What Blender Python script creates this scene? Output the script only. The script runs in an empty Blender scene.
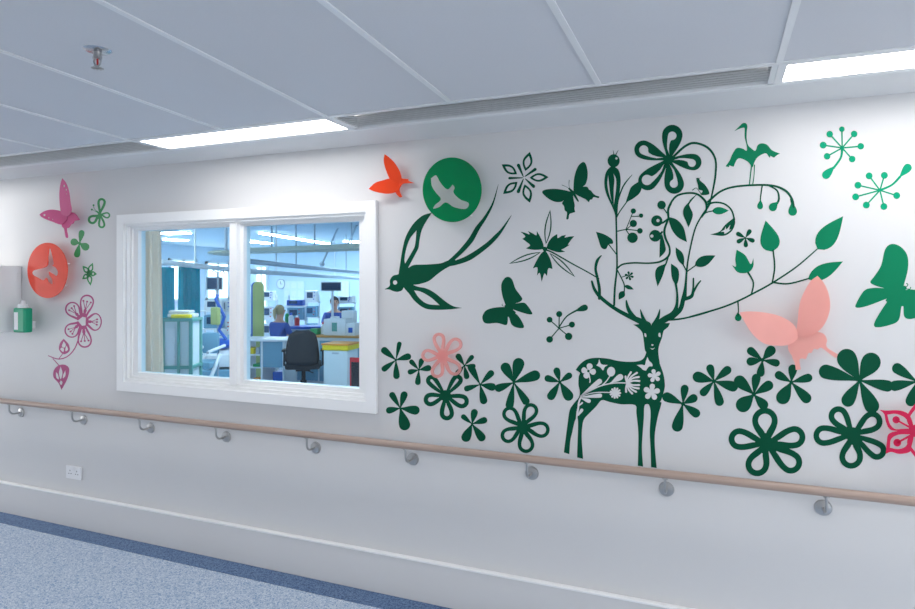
import bpy, bmesh, math, random
from mathutils import Vector, Matrix
from mathutils.geometry import tessellate_polygon
random.seed(7)
SC = bpy.context.scene
COL = SC.collection

# ------------------------------------------------------------------ camera, world, exposure
YAW = math.radians(22.46); FP = 630.0; HOR = 283.0; CX = 457.5
CD = 2.935; CH = 1.635; ZC = 2.375
cam_d = bpy.data.cameras.new('camera'); cam = bpy.data.objects.new('camera', cam_d); COL.objects.link(cam)
cam_d.sensor_width = 36; cam_d.lens = FP / 915 * 36; cam_d.shift_y = -(304.5 - HOR) / 915; cam_d.clip_start = .05
cam.location = (0, -CD, CH); cam.rotation_euler = (math.pi / 2, 0, YAW)
SC.camera = cam
w = bpy.data.worlds.new('world'); SC.world = w; w.use_nodes = True
w.node_tree.nodes['Background'].inputs[0].default_value = (.62, .8, 1, 1)
w.node_tree.nodes['Background'].inputs[1].default_value = 1.0
SC.view_settings.view_transform = 'Standard'; SC.view_settings.look = 'None'
SC.view_settings.gamma = 1; SC.view_settings.use_curve_mapping = False
SC.view_settings.exposure = 0.8
LAMP = 8.5          # corridor lamp strength
LAMP_FILL = 5.0         # fill lamps added out of view on the camera's side of the corridor
WIN_FILL = 2.6           # fill glow of windows added behind the camera and in the end walls
WARD = 24          # ward lamps

S_, C_ = math.sin(YAW), math.cos(YAW)
def W(px, py, y=0.0):
    """photo pixel -> point on the plane parallel to the mural wall at distance y"""
    d = y + CD; u = (px - CX) / FP
    X = d * (u * C_ - S_) / (C_ + u * S_)
    dep = -X * S_ + d * C_
    return Vector((X, y, CH - (py - HOR) * dep / FP))
def D(px, py, z):
    """point at depth z from the camera"""
    r = (px - CX) / FP * z
    return Vector((-z * S_ + r * C_, z * C_ + r * S_ - CD, CH - (py - HOR) * z / FP))

# ------------------------------------------------------------------ materials
def mat(name, col, rough=.5, metal=0, noise=0.0, nscale=20, bump=0.0, bscale=200, emit=0, spec=.5, trans=0, coat=0):
    m = bpy.data.materials.new(name); m.use_nodes = True
    nt = m.node_tree; b = nt.nodes['Principled BSDF']
    c = (*col, 1)
    b.inputs['Base Color'].default_value = c
    b.inputs['Roughness'].default_value = rough; b.inputs['Metallic'].default_value = metal
    b.inputs['Specular IOR Level'].default_value = spec
    b.inputs['Coat Weight'].default_value = coat
    if trans: b.inputs['Transmission Weight'].default_value = trans
    if emit:
        b.inputs['Emission Color'].default_value = c; b.inputs['Emission Strength'].default_value = emit
    tc = nt.nodes.new('ShaderNodeTexCoord')
    if noise:
        n = nt.nodes.new('ShaderNodeTexNoise'); n.inputs['Scale'].default_value = nscale; n.inputs['Detail'].default_value = 3
        nt.links.new(tc.outputs['Object'], n.inputs['Vector'])
        mx = nt.nodes.new('ShaderNodeMix'); mx.data_type = 'RGBA'
        mx.inputs[6].default_value = tuple(max(0, v * (1 - noise)) for v in col) + (1,)
        mx.inputs[7].default_value = tuple(min(1, v * (1 + noise)) for v in col) + (1,)
        nt.links.new(n.outputs['Fac'], mx.inputs[0]); nt.links.new(mx.outputs[2], b.inputs['Base Color'])
    if bump:
        n2 = nt.nodes.new('ShaderNodeTexNoise'); n2.inputs['Scale'].default_value = bscale; n2.inputs['Detail'].default_value = 2
        nt.links.new(tc.outputs['Object'], n2.inputs['Vector'])
        bp = nt.nodes.new('ShaderNodeBump'); bp.inputs['Strength'].default_value = bump; bp.inputs['Distance'].default_value = .002
        nt.links.new(n2.outputs['Fac'], bp.inputs['Height']); nt.links.new(bp.outputs[0], b.inputs['Normal'])
    return m
def hexc(r, g, b):
    f = lambda v: (v / 255 / 12.92) if v / 255 <= .04045 else ((v / 255 + .055) / 1.055) ** 2.4
    return (f(r), f(g), f(b))
def acrylic(name, col, alpha=.25, rough=.3):
    """coloured frosted acrylic sheet: part of the light passes straight, part is scattered through"""
    m = bpy.data.materials.new(name); m.use_nodes = True; nt = m.node_tree
    for n in list(nt.nodes): nt.nodes.remove(n)
    out = nt.nodes.new('ShaderNodeOutputMaterial')
    tr = nt.nodes.new('ShaderNodeBsdfTransparent'); tr.inputs[0].default_value = tuple(min(1, v ** .5) for v in col) + (1,)
    tl = nt.nodes.new('ShaderNodeBsdfTranslucent'); tl.inputs[0].default_value = (*col, 1)
    df = nt.nodes.new('ShaderNodeBsdfPrincipled'); df.inputs['Base Color'].default_value = (*col, 1); df.inputs['Roughness'].default_value = rough
    tc = nt.nodes.new('ShaderNodeTexCoord'); nz = nt.nodes.new('ShaderNodeTexNoise'); nz.inputs['Scale'].default_value = 9
    nt.links.new(tc.outputs['Object'], nz.inputs['Vector'])
    mr = nt.nodes.new('ShaderNodeMapRange'); mr.inputs[3].default_value = alpha * .7; mr.inputs[4].default_value = alpha * 1.3
    nt.links.new(nz.outputs['Fac'], mr.inputs[0])
    a = nt.nodes.new('ShaderNodeMixShader'); a.inputs[0].default_value = .4
    nt.links.new(df.outputs[0], a.inputs[1]); nt.links.new(tl.outputs[0], a.inputs[2])
    b = nt.nodes.new('ShaderNodeMixShader'); nt.links.new(mr.outputs[0], b.inputs[0])
    nt.links.new(a.outputs[0], b.inputs[1]); nt.links.new(tr.outputs[0], b.inputs[2])
    nt.links.new(b.outputs[0], out.inputs[0])
    return m
def fabric(name, col, f=.5):
    m = mat(name, col, .9, noise=.08, nscale=30, bump=.15); nt = m.node_tree
    b = nt.nodes['Principled BSDF']; out = nt.nodes['Material Output']
    tl = nt.nodes.new('ShaderNodeBsdfTranslucent'); tl.inputs[0].default_value = (*col, 1)
    mx = nt.nodes.new('ShaderNodeMixShader'); mx.inputs[0].default_value = f
    nt.links.new(b.outputs[0], mx.inputs[1]); nt.links.new(tl.outputs[0], mx.inputs[2]); nt.links.new(mx.outputs[0], out.inputs[0])
    return m
def emitter(name, col, s):
    m = bpy.data.materials.new(name); m.use_nodes = True; nt = m.node_tree
    for n in list(nt.nodes): nt.nodes.remove(n)
    out = nt.nodes.new('ShaderNodeOutputMaterial'); e = nt.nodes.new('ShaderNodeEmission')
    e.inputs[0].default_value = (*col, 1); e.inputs[1].default_value = s
    nt.links.new(e.outputs[0], out.inputs[0]); return m

M = dict(
 wall=mat('wall_paint', (.65, .647, .65), .42, bump=.06, bscale=260, noise=.015, nscale=3),
 ceil=mat('ceiling_tile', (.66, .665, .69), .85, noise=.03, nscale=160, bump=.12, bscale=420),
 margin=mat('ceiling_plaster', (.74, .74, .745), .6, noise=.01, nscale=5),
 tbar=mat('white_ceiling_bar', (.78, .79, .8), .4, noise=.01),
 frame=mat('white_gloss_paint', (.86, .865, .87), .3, noise=.01, nscale=4),
 skirt=mat('skirting_paint', (.665, .66, .66), .35, noise=.01, nscale=4),
 green=mat('green_vinyl', hexc(0, 77, 53), .55, noise=.03, nscale=30, spec=.12),
 green_lamplit=mat('green_vinyl_lamplit', hexc(0, 150, 110), .55, noise=.03, nscale=30, spec=.15),  # green vinyl with strong lamp light put into its colour, for the right-hand sprigs
 green_partlit=mat('green_vinyl_partlit', hexc(0, 120, 82), .55, noise=.03, nscale=30, spec=.15),  # same green vinyl, lamp light painted in for decals at the right
 lgreen=mat('bright_green_vinyl', hexc(18, 140, 70), .4, noise=.03, nscale=30),
 purple=mat('purple_vinyl', hexc(165, 40, 110), .4, noise=.03, nscale=30),
 white=mat('white_vinyl', (.67, .67, .675), .42, noise=.01, nscale=30),
 steel=mat('brushed_steel', (.46, .455, .45), .32, 1, noise=.05, nscale=60),
 chrome=mat('chrome', (.55, .57, .6), .2, 1, noise=.03),
 red=mat('red_glass_bulb', (.6, .05, .05), .2, noise=.02),
 slat=mat('vent_slat', (.68, .69, .69), .5, .1, noise=.03),
 dark=mat('vent_void', (.10, .10, .10), .8, noise=.05),
 salmon=acrylic('salmon_acrylic', hexc(255, 198, 188), .17),
 salmon2=acrylic('clear_salmon_acrylic', hexc(255, 198, 192), .45),
 orange=acrylic('orange_acrylic', hexc(255, 96, 48), .14, .2),
 coral=acrylic('coral_acrylic', hexc(255, 112, 90), .18, .2),
 pink=acrylic('pink_acrylic', hexc(236, 116, 172), .14, .25),
 rose=acrylic('rose_acrylic', hexc(236, 50, 105), .16, .2),
 gdisc=acrylic('green_acrylic', hexc(0, 160, 98), .16, .15),
 plastic=mat('white_plastic', (.8, .8, .82), .35, noise=.01),
 casing=mat('white_enamel', (.90, .90, .91), .35, noise=.01),
 teal=mat('teal_plastic', hexc(0, 155, 115), .35, noise=.03),
 win_fill=emitter('glowing_pane', (.96, .98, 1), WIN_FILL),  # glow of the corridor windows added out of view
 lamp=emitter('lamp_diffuser', (1, .985, .97), LAMP),
 lamp_fill=emitter('fill_lamp_diffuser', (1, .99, .97), LAMP_FILL),  # lamps added out of view as fill
)
# handrail wood
def wood():
    m = bpy.data.materials.new('handrail_wood'); m.use_nodes = True; nt = m.node_tree; b = nt.nodes['Principled BSDF']
    tc = nt.nodes.new('ShaderNodeTexCoord'); mp = nt.nodes.new('ShaderNodeMapping'); mp.inputs['Scale'].default_value = (1.2, 40, 40)
    nz = nt.nodes.new('ShaderNodeTexNoise'); nz.inputs['Scale'].default_value = 3; nz.inputs['Detail'].default_value = 5
    cr = nt.nodes.new('ShaderNodeValToRGB'); cr.color_ramp.elements[0].color = (*hexc(152, 130, 118), 1); cr.color_ramp.elements[1].color = (*hexc(184, 163, 151), 1)
    nt.links.new(tc.outputs['Object'], mp.inputs[0]); nt.links.new(mp.outputs[0], nz.inputs['Vector'])
    nt.links.new(nz.outputs['Fac'], cr.inputs[0]); nt.links.new(cr.outputs[0], b.inputs['Base Color']); b.inputs['Roughness'].default_value = .35
    return m
M['wood'] = wood()
def speckle(name, base, dark, light, scale=170):
    m = bpy.data.materials.new(name); m.use_nodes = True; nt = m.node_tree; b = nt.nodes['Principled BSDF']
    tc = nt.nodes.new('ShaderNodeTexCoord')
    v = nt.nodes.new('ShaderNodeTexVoronoi'); v.inputs['Scale'].default_value = scale
    nt.links.new(tc.outputs['Object'], v.inputs['Vector'])
    sp = nt.nodes.new('ShaderNodeSeparateColor'); nt.links.new(v.outputs['Color'], sp.inputs[0])
    cr = nt.nodes.new('ShaderNodeValToRGB'); cr.color_ramp.interpolation = 'CONSTANT'
    e = cr.color_ramp.elements; e[0].position = 0; e[0].color = (*dark, 1); e[1].position = .22; e[1].color = (*base, 1)
    x = e.new(.55); x.color = (*[ (a + c) / 2 for a, c in zip(base, light)], 1); x = e.new(.84); x.color = (*light, 1)
    nt.links.new(sp.outputs[0], cr.inputs[0]); nt.links.new(cr.outputs[0], b.inputs['Base Color'])
    b.inputs['Roughness'].default_value = .5
    return m
M['floor'] = speckle('speckled_vinyl_floor', hexc(166, 183, 204), hexc(126, 154, 190), hexc(208, 216, 226), 170)
M['floordark'] = speckle('blue_vinyl_border', hexc(76, 104, 142), hexc(48, 76, 116), hexc(112, 138, 172), 190)

# ------------------------------------------------------------------ object helpers
def tag(o, label=None, cat=None, group=None, kind=None):
    if label: o['label'] = label
    if cat: o['category'] = cat
    if group: o['group'] = group
    if kind: o['kind'] = kind
    return o
def wloc(p):
    v = Vector((0, 0, 0))
    while p: v += p.location; p = p.parent
    return v
def obj(name, bm, m, parent=None, smooth=False, origin=None):
    """link a bmesh given in world coordinates as one object"""
    bmesh.ops.recalc_face_normals(bm, faces=bm.faces)
    if parent is not None: o0 = wloc(parent)
    elif origin is not None: o0 = Vector(origin)
    else:
        xs = [v.co.x for v in bm.verts]; ys = [v.co.y for v in bm.verts]; zs = [v.co.z for v in bm.verts]
        o0 = Vector(((min(xs) + max(xs)) / 2, (min(ys) + max(ys)) / 2, min(zs)))
    bmesh.ops.translate(bm, verts=bm.verts, vec=-o0)
    me = bpy.data.meshes.new(name); bm.to_mesh(me); bm.free()
    for p in me.polygons: p.use_smooth = bool(smooth)
    if m is not None: me.materials.append(m)
    o = bpy.data.objects.new(name, me); COL.objects.link(o)
    if parent is not None: o.parent = parent
    else: o.location = o0
    if smooth and smooth != 'all':
        me.set_sharp_from_angle(angle=math.radians(40))
    return o
def empty(name, loc, label, cat, group=None):
    o = bpy.data.objects.new(name, None); COL.objects.link(o); o.location = loc; o.empty_display_size = .1
    return tag(o, label, cat, group)
def BM(): return bmesh.new()
def box(bm, x0, x1, y0, y1, z0, z1, bev=0, rot=0, piv=None):
    r = bmesh.ops.create_cube(bm, size=1)
    vs = r['verts']
    bmesh.ops.scale(bm, verts=vs, vec=(x1 - x0, y1 - y0, z1 - z0))
    bmesh.ops.translate(bm, verts=vs, vec=((x0 + x1) / 2, (y0 + y1) / 2, (z0 + z1) / 2))
    if bev:
        es = list({e for v in vs for e in v.link_edges})
        rr = bmesh.ops.bevel(bm, geom=es, offset=bev, segments=2, affect='EDGES', profile=.6)
        vs = list({v for f in rr['faces'] for v in f.verts} | {v for v in vs if v.is_valid})
    if rot:
        vset = set(vs)
        bmesh.ops.rotate(bm, verts=list(vset), cent=piv or ((x0 + x1) / 2, (y0 + y1) / 2, 0), matrix=Matrix.Rotation(rot, 3, 'Z'))
    return vs
def cyl(bm, a, b, r, r2=None, seg=20, caps=True):
    a = Vector(a); b = Vector(b); d = b - a
    q = Vector((0, 0, 1)).rotation_difference(d.normalized()).to_matrix().to_4x4()
    mm = Matrix.Translation((a + b) / 2) @ q
    return bmesh.ops.create_cone(bm, cap_ends=caps, segments=seg, radius1=r, radius2=r if r2 is None else r2, depth=d.length, matrix=mm)['verts']
def tube(bm, pts, r, seg=10):
    pts = [Vector(p) for p in pts]; rings = []
    rr = r if isinstance(r, (list, tuple)) else [r] * len(pts)
    n = Vector((0, 0, 1))
    for i, p in enumerate(pts):
        t = ((pts[min(i + 1, len(pts) - 1)]) - pts[max(i - 1, 0)]).normalized()
        s = t.cross(n)
        if s.length < 1e-3: s = t.cross(Vector((0, 1, 0)))
        s.normalize(); u = s.cross(t).normalized()
        rings.append([bm.verts.new(p + rr[i] * (math.cos(a) * s + math.sin(a) * u)) for a in [2 * math.pi * k / seg for k in range(seg)]])
        n = u
    for a, b in zip(rings, rings[1:]):
        for k in range(seg): bm.faces.new((a[k], a[(k + 1) % seg], b[(k + 1) % seg], b[k]))
    bm.faces.new(rings[0]); bm.faces.new(rings[-1][::-1])
def ball(bm, c, r, s=(1, 1, 1), seg=16):
    v = bmesh.ops.create_uvsphere(bm, u_segments=seg, v_segments=max(6, seg // 2), radius=r)['verts']
    bmesh.ops.scale(bm, verts=v, vec=s); bmesh.ops.translate(bm, verts=v, vec=c); return v
def ring_xz(bm, o, i, y0, y1):
    """rectangular frame: o, i = (x0,x1,z0,z1)"""
    for q in ((o[0], i[0], o[2], o[3]), (i[1], o[1], o[2], o[3]), (i[0], i[1], o[2], i[2]), (i[0], i[1], i[3], o[3])):
        box(bm, q[0], q[1], y0, y1, q[2], q[3])
def B(name, x0, x1, y0, y1, z0, z1, m, parent=None, bev=0, kind=None, rot=0):
    bm = BM(); box(bm, x0, x1, y0, y1, z0, z1, bev, rot); o = obj(name, bm, m, parent)
    if kind: o['kind'] = kind
    return o

# ------------------------------------------------------------------ the corridor shell
XL, XR, YB = -9.0, 4.2, -3.75
GX0 = -1.61                      # ceiling grid lines run away from the wall every 0.6 m
YO, YI = -.566, -.315            # outer and inner edge of the lamp and vent strip
st = lambda n, *a, **k: B(n, *a, kind='structure', **k)
bx0, bx1, bz0, bz1 = -3.58, -1.672, .943, 2.073       # window casing
ox0, ox1, oz0, oz1 = bx0 + .06, bx1 - .06, bz0 + .06, bz1 - .06
bm = BM()
for q in ((XL, ox0, 0, ZC), (ox1, XR, 0, ZC), (ox0, ox1, 0, oz0), (ox0, ox1, oz1, ZC)): box(bm, q[0], q[1], 0, .13, q[2], q[3])
o = obj('wall_mural', bm, M['wall'], origin=(0, 0, 0)); o['kind'] = 'structure'
ADDED_WIN = [(2.0, 3.9)]; OZ0, OZ1 = .75, 2.15  # window added behind the camera, its glow fills the corridor
bm = BM(); box(bm, XL, XR, YB - .1, YB, 0, OZ0); box(bm, XL, XR, YB - .1, YB, OZ1, ZC); xp = XL
for a_, b_ in ADDED_WIN + [(XR, XR)]: box(bm, xp, a_, YB - .1, YB, OZ0, OZ1); xp = b_
obj('wall_opposite', bm, M['wall'], origin=(XL, YB, 0))['kind'] = 'structure'
for i_, (a_, b_) in enumerate(ADDED_WIN):
    bm = BM(); ring_xz(bm, (a_, b_, OZ0, OZ1), (a_ + .06, b_ - .06, OZ0 + .06, OZ1 - .06), YB - .08, YB + .01); box(bm, (a_ + b_) / 2 - .03, (a_ + b_) / 2 + .03, YB - .08, YB, OZ0 + .06, OZ1 - .06)
    wn = obj('window_%d' % (5 + i_), bm, M['frame'], origin=(a_, YB, OZ0)); wn['kind'] = 'structure'
    B('glowing_pane', a_ + .06, b_ - .06, YB - .07, YB - .06, OZ0 + .06, OZ1 - .06, M['win_fill'], wn)
for nm_, xa, xb, nn in (('wall_left', XL - .1, XL, 8), ('wall_right', XR, XR + .1, 9)):  # each end wall gets an added glowing window to brighten the corridor
    bm = BM(); ya_, yb_ = -3.3, -.5
    for q in ((YB, ya_, 0, ZC), (yb_, .13, 0, ZC), (ya_, yb_, 0, .35), (ya_, yb_, 2.2, ZC)): box(bm, xa, xb, *q)
    obj(nm_, bm, M['wall'], origin=(xa, YB, 0))['kind'] = 'structure'
    bm = BM(); ym = (ya_ + yb_) / 2
    for q in ((ya_, ya_ + .06, .35, 2.2), (yb_ - .06, yb_, .35, 2.2), (ym - .03, ym + .03, .35, 2.2), (ya_, yb_, .35, .41), (ya_, yb_, 2.14, 2.2)): box(bm, xa + .02, xb - .02, *q)
    wn = obj('window_%d' % nn, bm, M['frame'], origin=(xa, ya_, .35)); wn['kind'] = 'structure'
    B('glowing_pane', xa + .045, xa + .055, ya_ + .06, yb_ - .06, .41, 2.14, M['win_fill'], wn)
bm = BM(); box(bm, XL, XR, YB, 0, -.1, 0); obj('floor', bm, M['floor'], origin=(0, 0, 0))['kind'] = 'structure'
bm = BM(); box(bm, XL, XR, -.158, -.02, 0, .0015); obj('trim_1', bm, M['floordark'], origin=(0, 0, 0))['kind'] = 'structure'
# skirting board whose lit top edge is painted in as a whiter cap
bm = BM(); box(bm, XL, XR, -.028, -.0005, .002, .207, .003); obj('baseboard_mural', bm, M['skirt'])['kind'] = 'structure'
bm = BM(); box(bm, XL, XR, -.033, -.0005, .2071, .217, .004); obj('trim_5', bm, M['frame'])['kind'] = 'structure'
# ceiling field, margin by the wall, recess over the strip
YO2, YI2 = -2.45, -3.05
bm = BM(); box(bm, XL, XR, YO2, YO, ZC, ZC + .12); obj('ceiling', bm, M['ceil'], origin=(0, 0, ZC))['kind'] = 'structure'
bm = BM(); box(bm, XL, XR, YI, 0, ZC, ZC + .12); box(bm, XL, XR, YB, YI2, ZC, ZC + .12); obj('trim_2', bm, M['margin'], origin=(0, 0, ZC))['kind'] = 'structure'
bm = BM(); box(bm, XL, XR, YO, YI, ZC + .07, ZC + .12); box(bm, XL, XR, YI2, YO2, ZC + .07, ZC + .12); obj('trim_3', bm, M['dark'], origin=(0, 0, ZC))['kind'] = 'structure'
# T bars of the ceiling grid
bm = BM()
k = -12
while GX0 + .6 * k < XR:
    x = GX0 + .6 * k
    # the bars fan out slightly towards the left end of the corridor, as photographed
    vp = 651 if k <= 0 else {1: 679, 2: 713}.get(k, 717)
    th = math.tan(math.atan((vp - CX) / FP) - YAW)
    if x > XL:
        vs = box(bm, x - .0105, x + .0105, YO2, YO - .012, ZC - .004, ZC + .002, 0)
        for v in vs: v.co.x += th * (v.co.y - YO)
    k += 1
for y in (YO, YI, YO2, YI2): box(bm, XL, XR, y - .012, y + .012, ZC - .0045, ZC + .03)
obj('trim_4', bm, M['tbar'], origin=(0, 0, ZC))['kind'] = 'structure'

# ------------------------------------------------------------------ ceiling lamps and vents
def lamp(x0, x1, ya, yb, label, m, grp):
    root = empty('ceiling_light', ((x0 + x1) / 2, (ya + yb) / 2, ZC), label, 'ceiling light', grp)
    bm = BM(); ring = (x0, x1, ya, yb)
    for q in ((x0, x1, ya + .012, ya + .03), (x0, x1, yb - .03, yb - .012), (x0, x0 + .028, ya + .03, yb - .03), (x1 - .028, x1, ya + .03, yb - .03)):
        box(bm, q[0], q[1], q[2], q[3], ZC - .003, ZC + .03)
    obj('light_frame', bm, M['tbar'], root)
    B('diffuser', x0 + .028, x1 - .028, ya + .03, yb - .03, ZC + .002, ZC + .012, m, root)
def vent(x0, x1, label, ya=YO, yb=YI):
    root = empty('ceiling_vent', ((x0 + x1) / 2, (ya + yb) / 2, ZC), label, 'ceiling vent', 'slotted vents between the ceiling lights')
    bm = BM()
    for q in ((x0 + .001, x0 + .02, ya + .012, yb - .012), (x1 - .02, x1 - .001, ya + .012, yb - .012), (x0, x1, ya + .012, ya + .022), (x0, x1, yb - .022, yb - .012)):
        box(bm, q[0], q[1], q[2], q[3], ZC - .002, ZC + .05)
    obj('vent_frame', bm, M['tbar'], root)
    n = 7; w = (yb - ya - .05) / n
    for i in range(n):
        y = ya + .025 + w * (i + .5)
        bm = BM(); vs = box(bm, x0 + .02, x1 - .02, y - w * .30, y + w * .30, ZC + .004, ZC + .008)
        bmesh.ops.rotate(bm, verts=vs, cent=(0, y, ZC + .006), matrix=Matrix.Rotation(.38, 3, 'X'))
        obj('slat', bm, M['slat'], root)
lamp(GX0 - 1.2, GX0, YO, YI, 'long white ceiling light above the window', M['lamp'], 'long lights in the ceiling strip')
lamp(GX0 + 1.8, GX0 + 3.0, YO, YI, 'long white ceiling light in the top right corner', M['lamp'], 'long lights in the ceiling strip')
lamp(GX0 - 4.2, GX0 - 3.0, YO, YI, 'long ceiling light beyond the left edge of the view', M['lamp'], 'long lights in the ceiling strip')
vent(GX0, GX0 + 1.8, 'long slotted grey ceiling vent above the green disc and deer antlers')
vent(GX0 - 3.0, GX0 - 1.2, 'slotted grey ceiling vent at the far left above the pink butterfly')
vent(GX0 + 3.0, GX0 + 4.8, 'slotted ceiling vent beyond the right light')
vent(GX0 - 6.0, GX0 - 4.2, 'slotted ceiling vent beyond the far left light')
for i, xc in enumerate((-6.5, -3.5, -.5, 2.5)):  # extra lamp row out of view, added to brighten wall and ceiling
    lamp(xc - .6, xc + .6, YI2, YO2, 'added fill light out of view on the other side of the corridor', M['lamp_fill'], 'added fill lights along the other side of the corridor')

# sprinkler head
p = W(98, 49, -1.6)
zz = ZC
d_ = (ZC - CH) * FP / (HOR - 50); p = D(97.5, 50, d_)
root = empty('fire_sprinkler', (p.x, p.y, ZC), 'small chrome fire sprinkler hanging from the ceiling', 'sprinkler')
x, y = p.x, p.y
bm = BM(); cyl(bm, (x, y, ZC - 0.0043), (x, y, ZC), .036, .042, 28); cyl(bm, (x, y, ZC - 0.0072), (x, y, ZC - 0.0043), .026, .036, 28); obj('ceiling_plate', bm, M['chrome'], root, True)
bm = BM(); cyl(bm, (x, y, ZC - 0.0245), (x, y, ZC - 0.0058), .012); cyl(bm, (x, y, ZC - 0.0288), (x, y, ZC - 0.0216), .015, .015, 6); obj('sprinkler_body', bm, M['steel'], root, True)
bm = BM()
for s in (-1, 1): tube(bm, [(x + s * .012, y, ZC - 0.0274), (x + s * .016, y, ZC - 0.0360), (x + s * .012, y, ZC - 0.0461), (x, y, ZC - 0.0533)], .0028, 8)
obj('frame_arm', bm, M['steel'], root, True)
bm = BM(); cyl(bm, (x, y, ZC - 0.0475), (x, y, ZC - 0.0288), .003); obj('glass_bulb', bm, M['red'], root, True)
bm = BM(); cyl(bm, (x, y, ZC - 0.0576), (x, y, ZC - 0.0533), .006); 
for k in range(10):
    a = k * math.pi / 5; vs = box(bm, x + .004, x + .018, y - .0028, y + .0028, ZC - 0.0590, ZC - 0.0576)
    bmesh.ops.rotate(bm, verts=vs, cent=(x, y, 0), matrix=Matrix.Rotation(a, 3, 'Z'))
obj('deflector', bm, M['steel'], root, True)

# ------------------------------------------------------------------ handrail
rail = empty('handrail', (-2.4, -.085, .80), 'long pale wooden handrail on steel brackets along the wall', 'handrail')
YR, ZR = -.085, .812
bm = BM(); vs = cyl(bm, (XL + .02, YR, ZR), (XR - .02, YR, ZR), .0185, seg=32); obj('rail', bm, M['wood'], rail, True)
for (px, py) in ((21.6, 411), (84, 418.7), (151, 427), (226.6, 436), (316, 446.5), (413, 457.5), (532, 472), (666.5, 487.5), (823, 507.6)):
    q = W(px, py); x, z = q.x, .722
    bm = BM(); n = 8
    pts = [(x, -.008, z), (x, -.05, z)] + [(x, -.05 - .035 * math.sin(a), z + .035 * (1 - math.cos(a))) for a in [math.pi / 2 * k / n for k in range(1, n + 1)]] + [(x, YR, ZR - .016)]
    tube(bm, pts, .0058, 12); cyl(bm, (x, YR, ZR - .022), (x, YR, ZR - .016), .012)
    br = obj('bracket', bm, M['steel'], rail, True)
    bm = BM(); cyl(bm, (x, -.009, z), (x, -.0005, z), .0305, .033, 32); cyl(bm, (x, -.013, z), (x, -.009, z), .012, .0305 * .9, 32)
    obj('wall_rosette', bm, M['steel'], br, True)
for k in range(2):
    x = 1.35 + k * 1.0

# ------------------------------------------------------------------ wall socket
q0 = W(68.5, 466); q1 = W(79, 479)
zs = W(73, 472).z
root = empty('wall_socket', (q0.x, 0, zs - .043), 'small white double wall socket low on the wall at far left', 'socket')
x0, x1 = q0.x - .01, q0.x + .135
B('face_plate', x0, x1, -.011, -.0005, zs - .043, zs + .043, M['plastic'], root, .003)
bm = BM()
for cx in (x0 + .04, x1 - .04):
    for dx, dz, ww, hh in ((0, .012, .003, .004), (-.011, -.008, .004, .0025), (.011, -.008, .004, .0025)):
        box(bm, cx + dx - ww, cx + dx + ww, -.0118, -.0105, zs + dz - hh, zs + dz + hh)
obj('pin_slot', bm, M['dark'], root)
for cx in (x0 + .066, x1 - .052): B('switch', cx - .006, cx + .006, -.0145, -.0105, zs + .014, zs + .034, M['plastic'], root, .001)

# ------------------------------------------------------------------ dispensers at the left
# towel dispenser: white box, right side face seen
qa = W(22, 300, 0)
xr = qa.x
root = empty('towel_dispenser', (xr - .15, 0, W(20, 331).z), 'large white wall dispenser box cut by the left edge', 'dispenser')
zt, zb = W(22, 266).z, W(20, 331).z
bm = BM(); box(bm, xr - .34, xr, -.20, -.0005, zb, zt, .008); obj('casing', bm, M['casing'], root)
bm = BM(); box(bm, xr - .33, xr - .01, -.212, -.2005, zb + .07, zt - .02, .004); obj('front_cover', bm, M['frame'], root)
# green bottle
ya = -.10
a = W(14.5, 332, ya); b = W(33, 308, ya)
root = empty('gel_bottle', ((a.x + b.x) / 2, ya, a.z), 'teal green hand gel bottle mounted beside the white dispenser', 'bottle')
bm = BM(); box(bm, a.x + .03, b.x - .045, ya - .03, ya + .03, a.z, b.z, .012); obj('bottle_body', bm, M['teal'], root)
bm = BM(); cx = (a.x + b.x) / 2 - .007; cyl(bm, (cx, ya, b.z - .001), (cx, ya, b.z + .025), .032, .028, 24); cyl(bm, (cx, ya, b.z + .025), (cx, ya, b.z + .05), .014); obj('pump_cap', bm, M['plastic'], root, True)
B('paper_label', a.x + .042, cx - .005, ya - .0312, ya - .0302, a.z + .02, b.z - .03, M['plastic'], root)
B('wall_bracket', cx - .05, cx - .02, ya + .031, -.0005, a.z + .02, a.z + .07, M['plastic'], root)

# ------------------------------------------------------------------ window
fr = M['frame']
bm = BM(); ring_xz(bm, (bx0, bx1, bz0, bz1), (ox0, ox1, oz0, oz1), -.024, -.0005)
win = obj('window_1', bm, fr, origin=(bx0, 0, bz0)); win['kind'] = 'structure'
bm = BM()
i0 = (ox0 + .018, ox1 - .018, oz0 + .018, oz1 - .016); ring_xz(bm, (ox0, ox1, oz0, oz1), i0, -.010, .125)
i1 = (ox0 + .034, ox1 - .034, oz0 + .034, oz1 - .028); ring_xz(bm, i0, i1, .012, .115)
obj('window_lining', bm, fr, win)
mx = -2.645; mw = .03
gz0, gz1 = 1.060, 1.972
for a, b, nm in ((i1[0], mx - mw / 2, 0), (mx + mw / 2, i1[1], 1)):
    bm = BM(); ia = (a + .036, b - .036, gz0, gz1); ring_xz(bm, (a, b, i1[2], i1[3]), ia, .026, .085)
    s = obj('sash', bm, fr, win)
    B('glass_pane', ia[0] - .003, ia[1] + .003, .052, .058, gz0 - .003, gz1 + .003, None, s)
B('mullion', mx - mw / 2 - .012, mx + mw / 2 + .012, -.006, .115, i1[2], i1[3], fr, win, .003)
gm = bpy.data.materials.new('window_glass'); gm.use_nodes = True; nt = gm.node_tree
for n in list(nt.nodes): nt.nodes.remove(n)
out = nt.nodes.new('ShaderNodeOutputMaterial'); tr = nt.nodes.new('ShaderNodeBsdfTransparent'); tr.inputs[0].default_value = (.84, .95, .995, 1)
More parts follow.
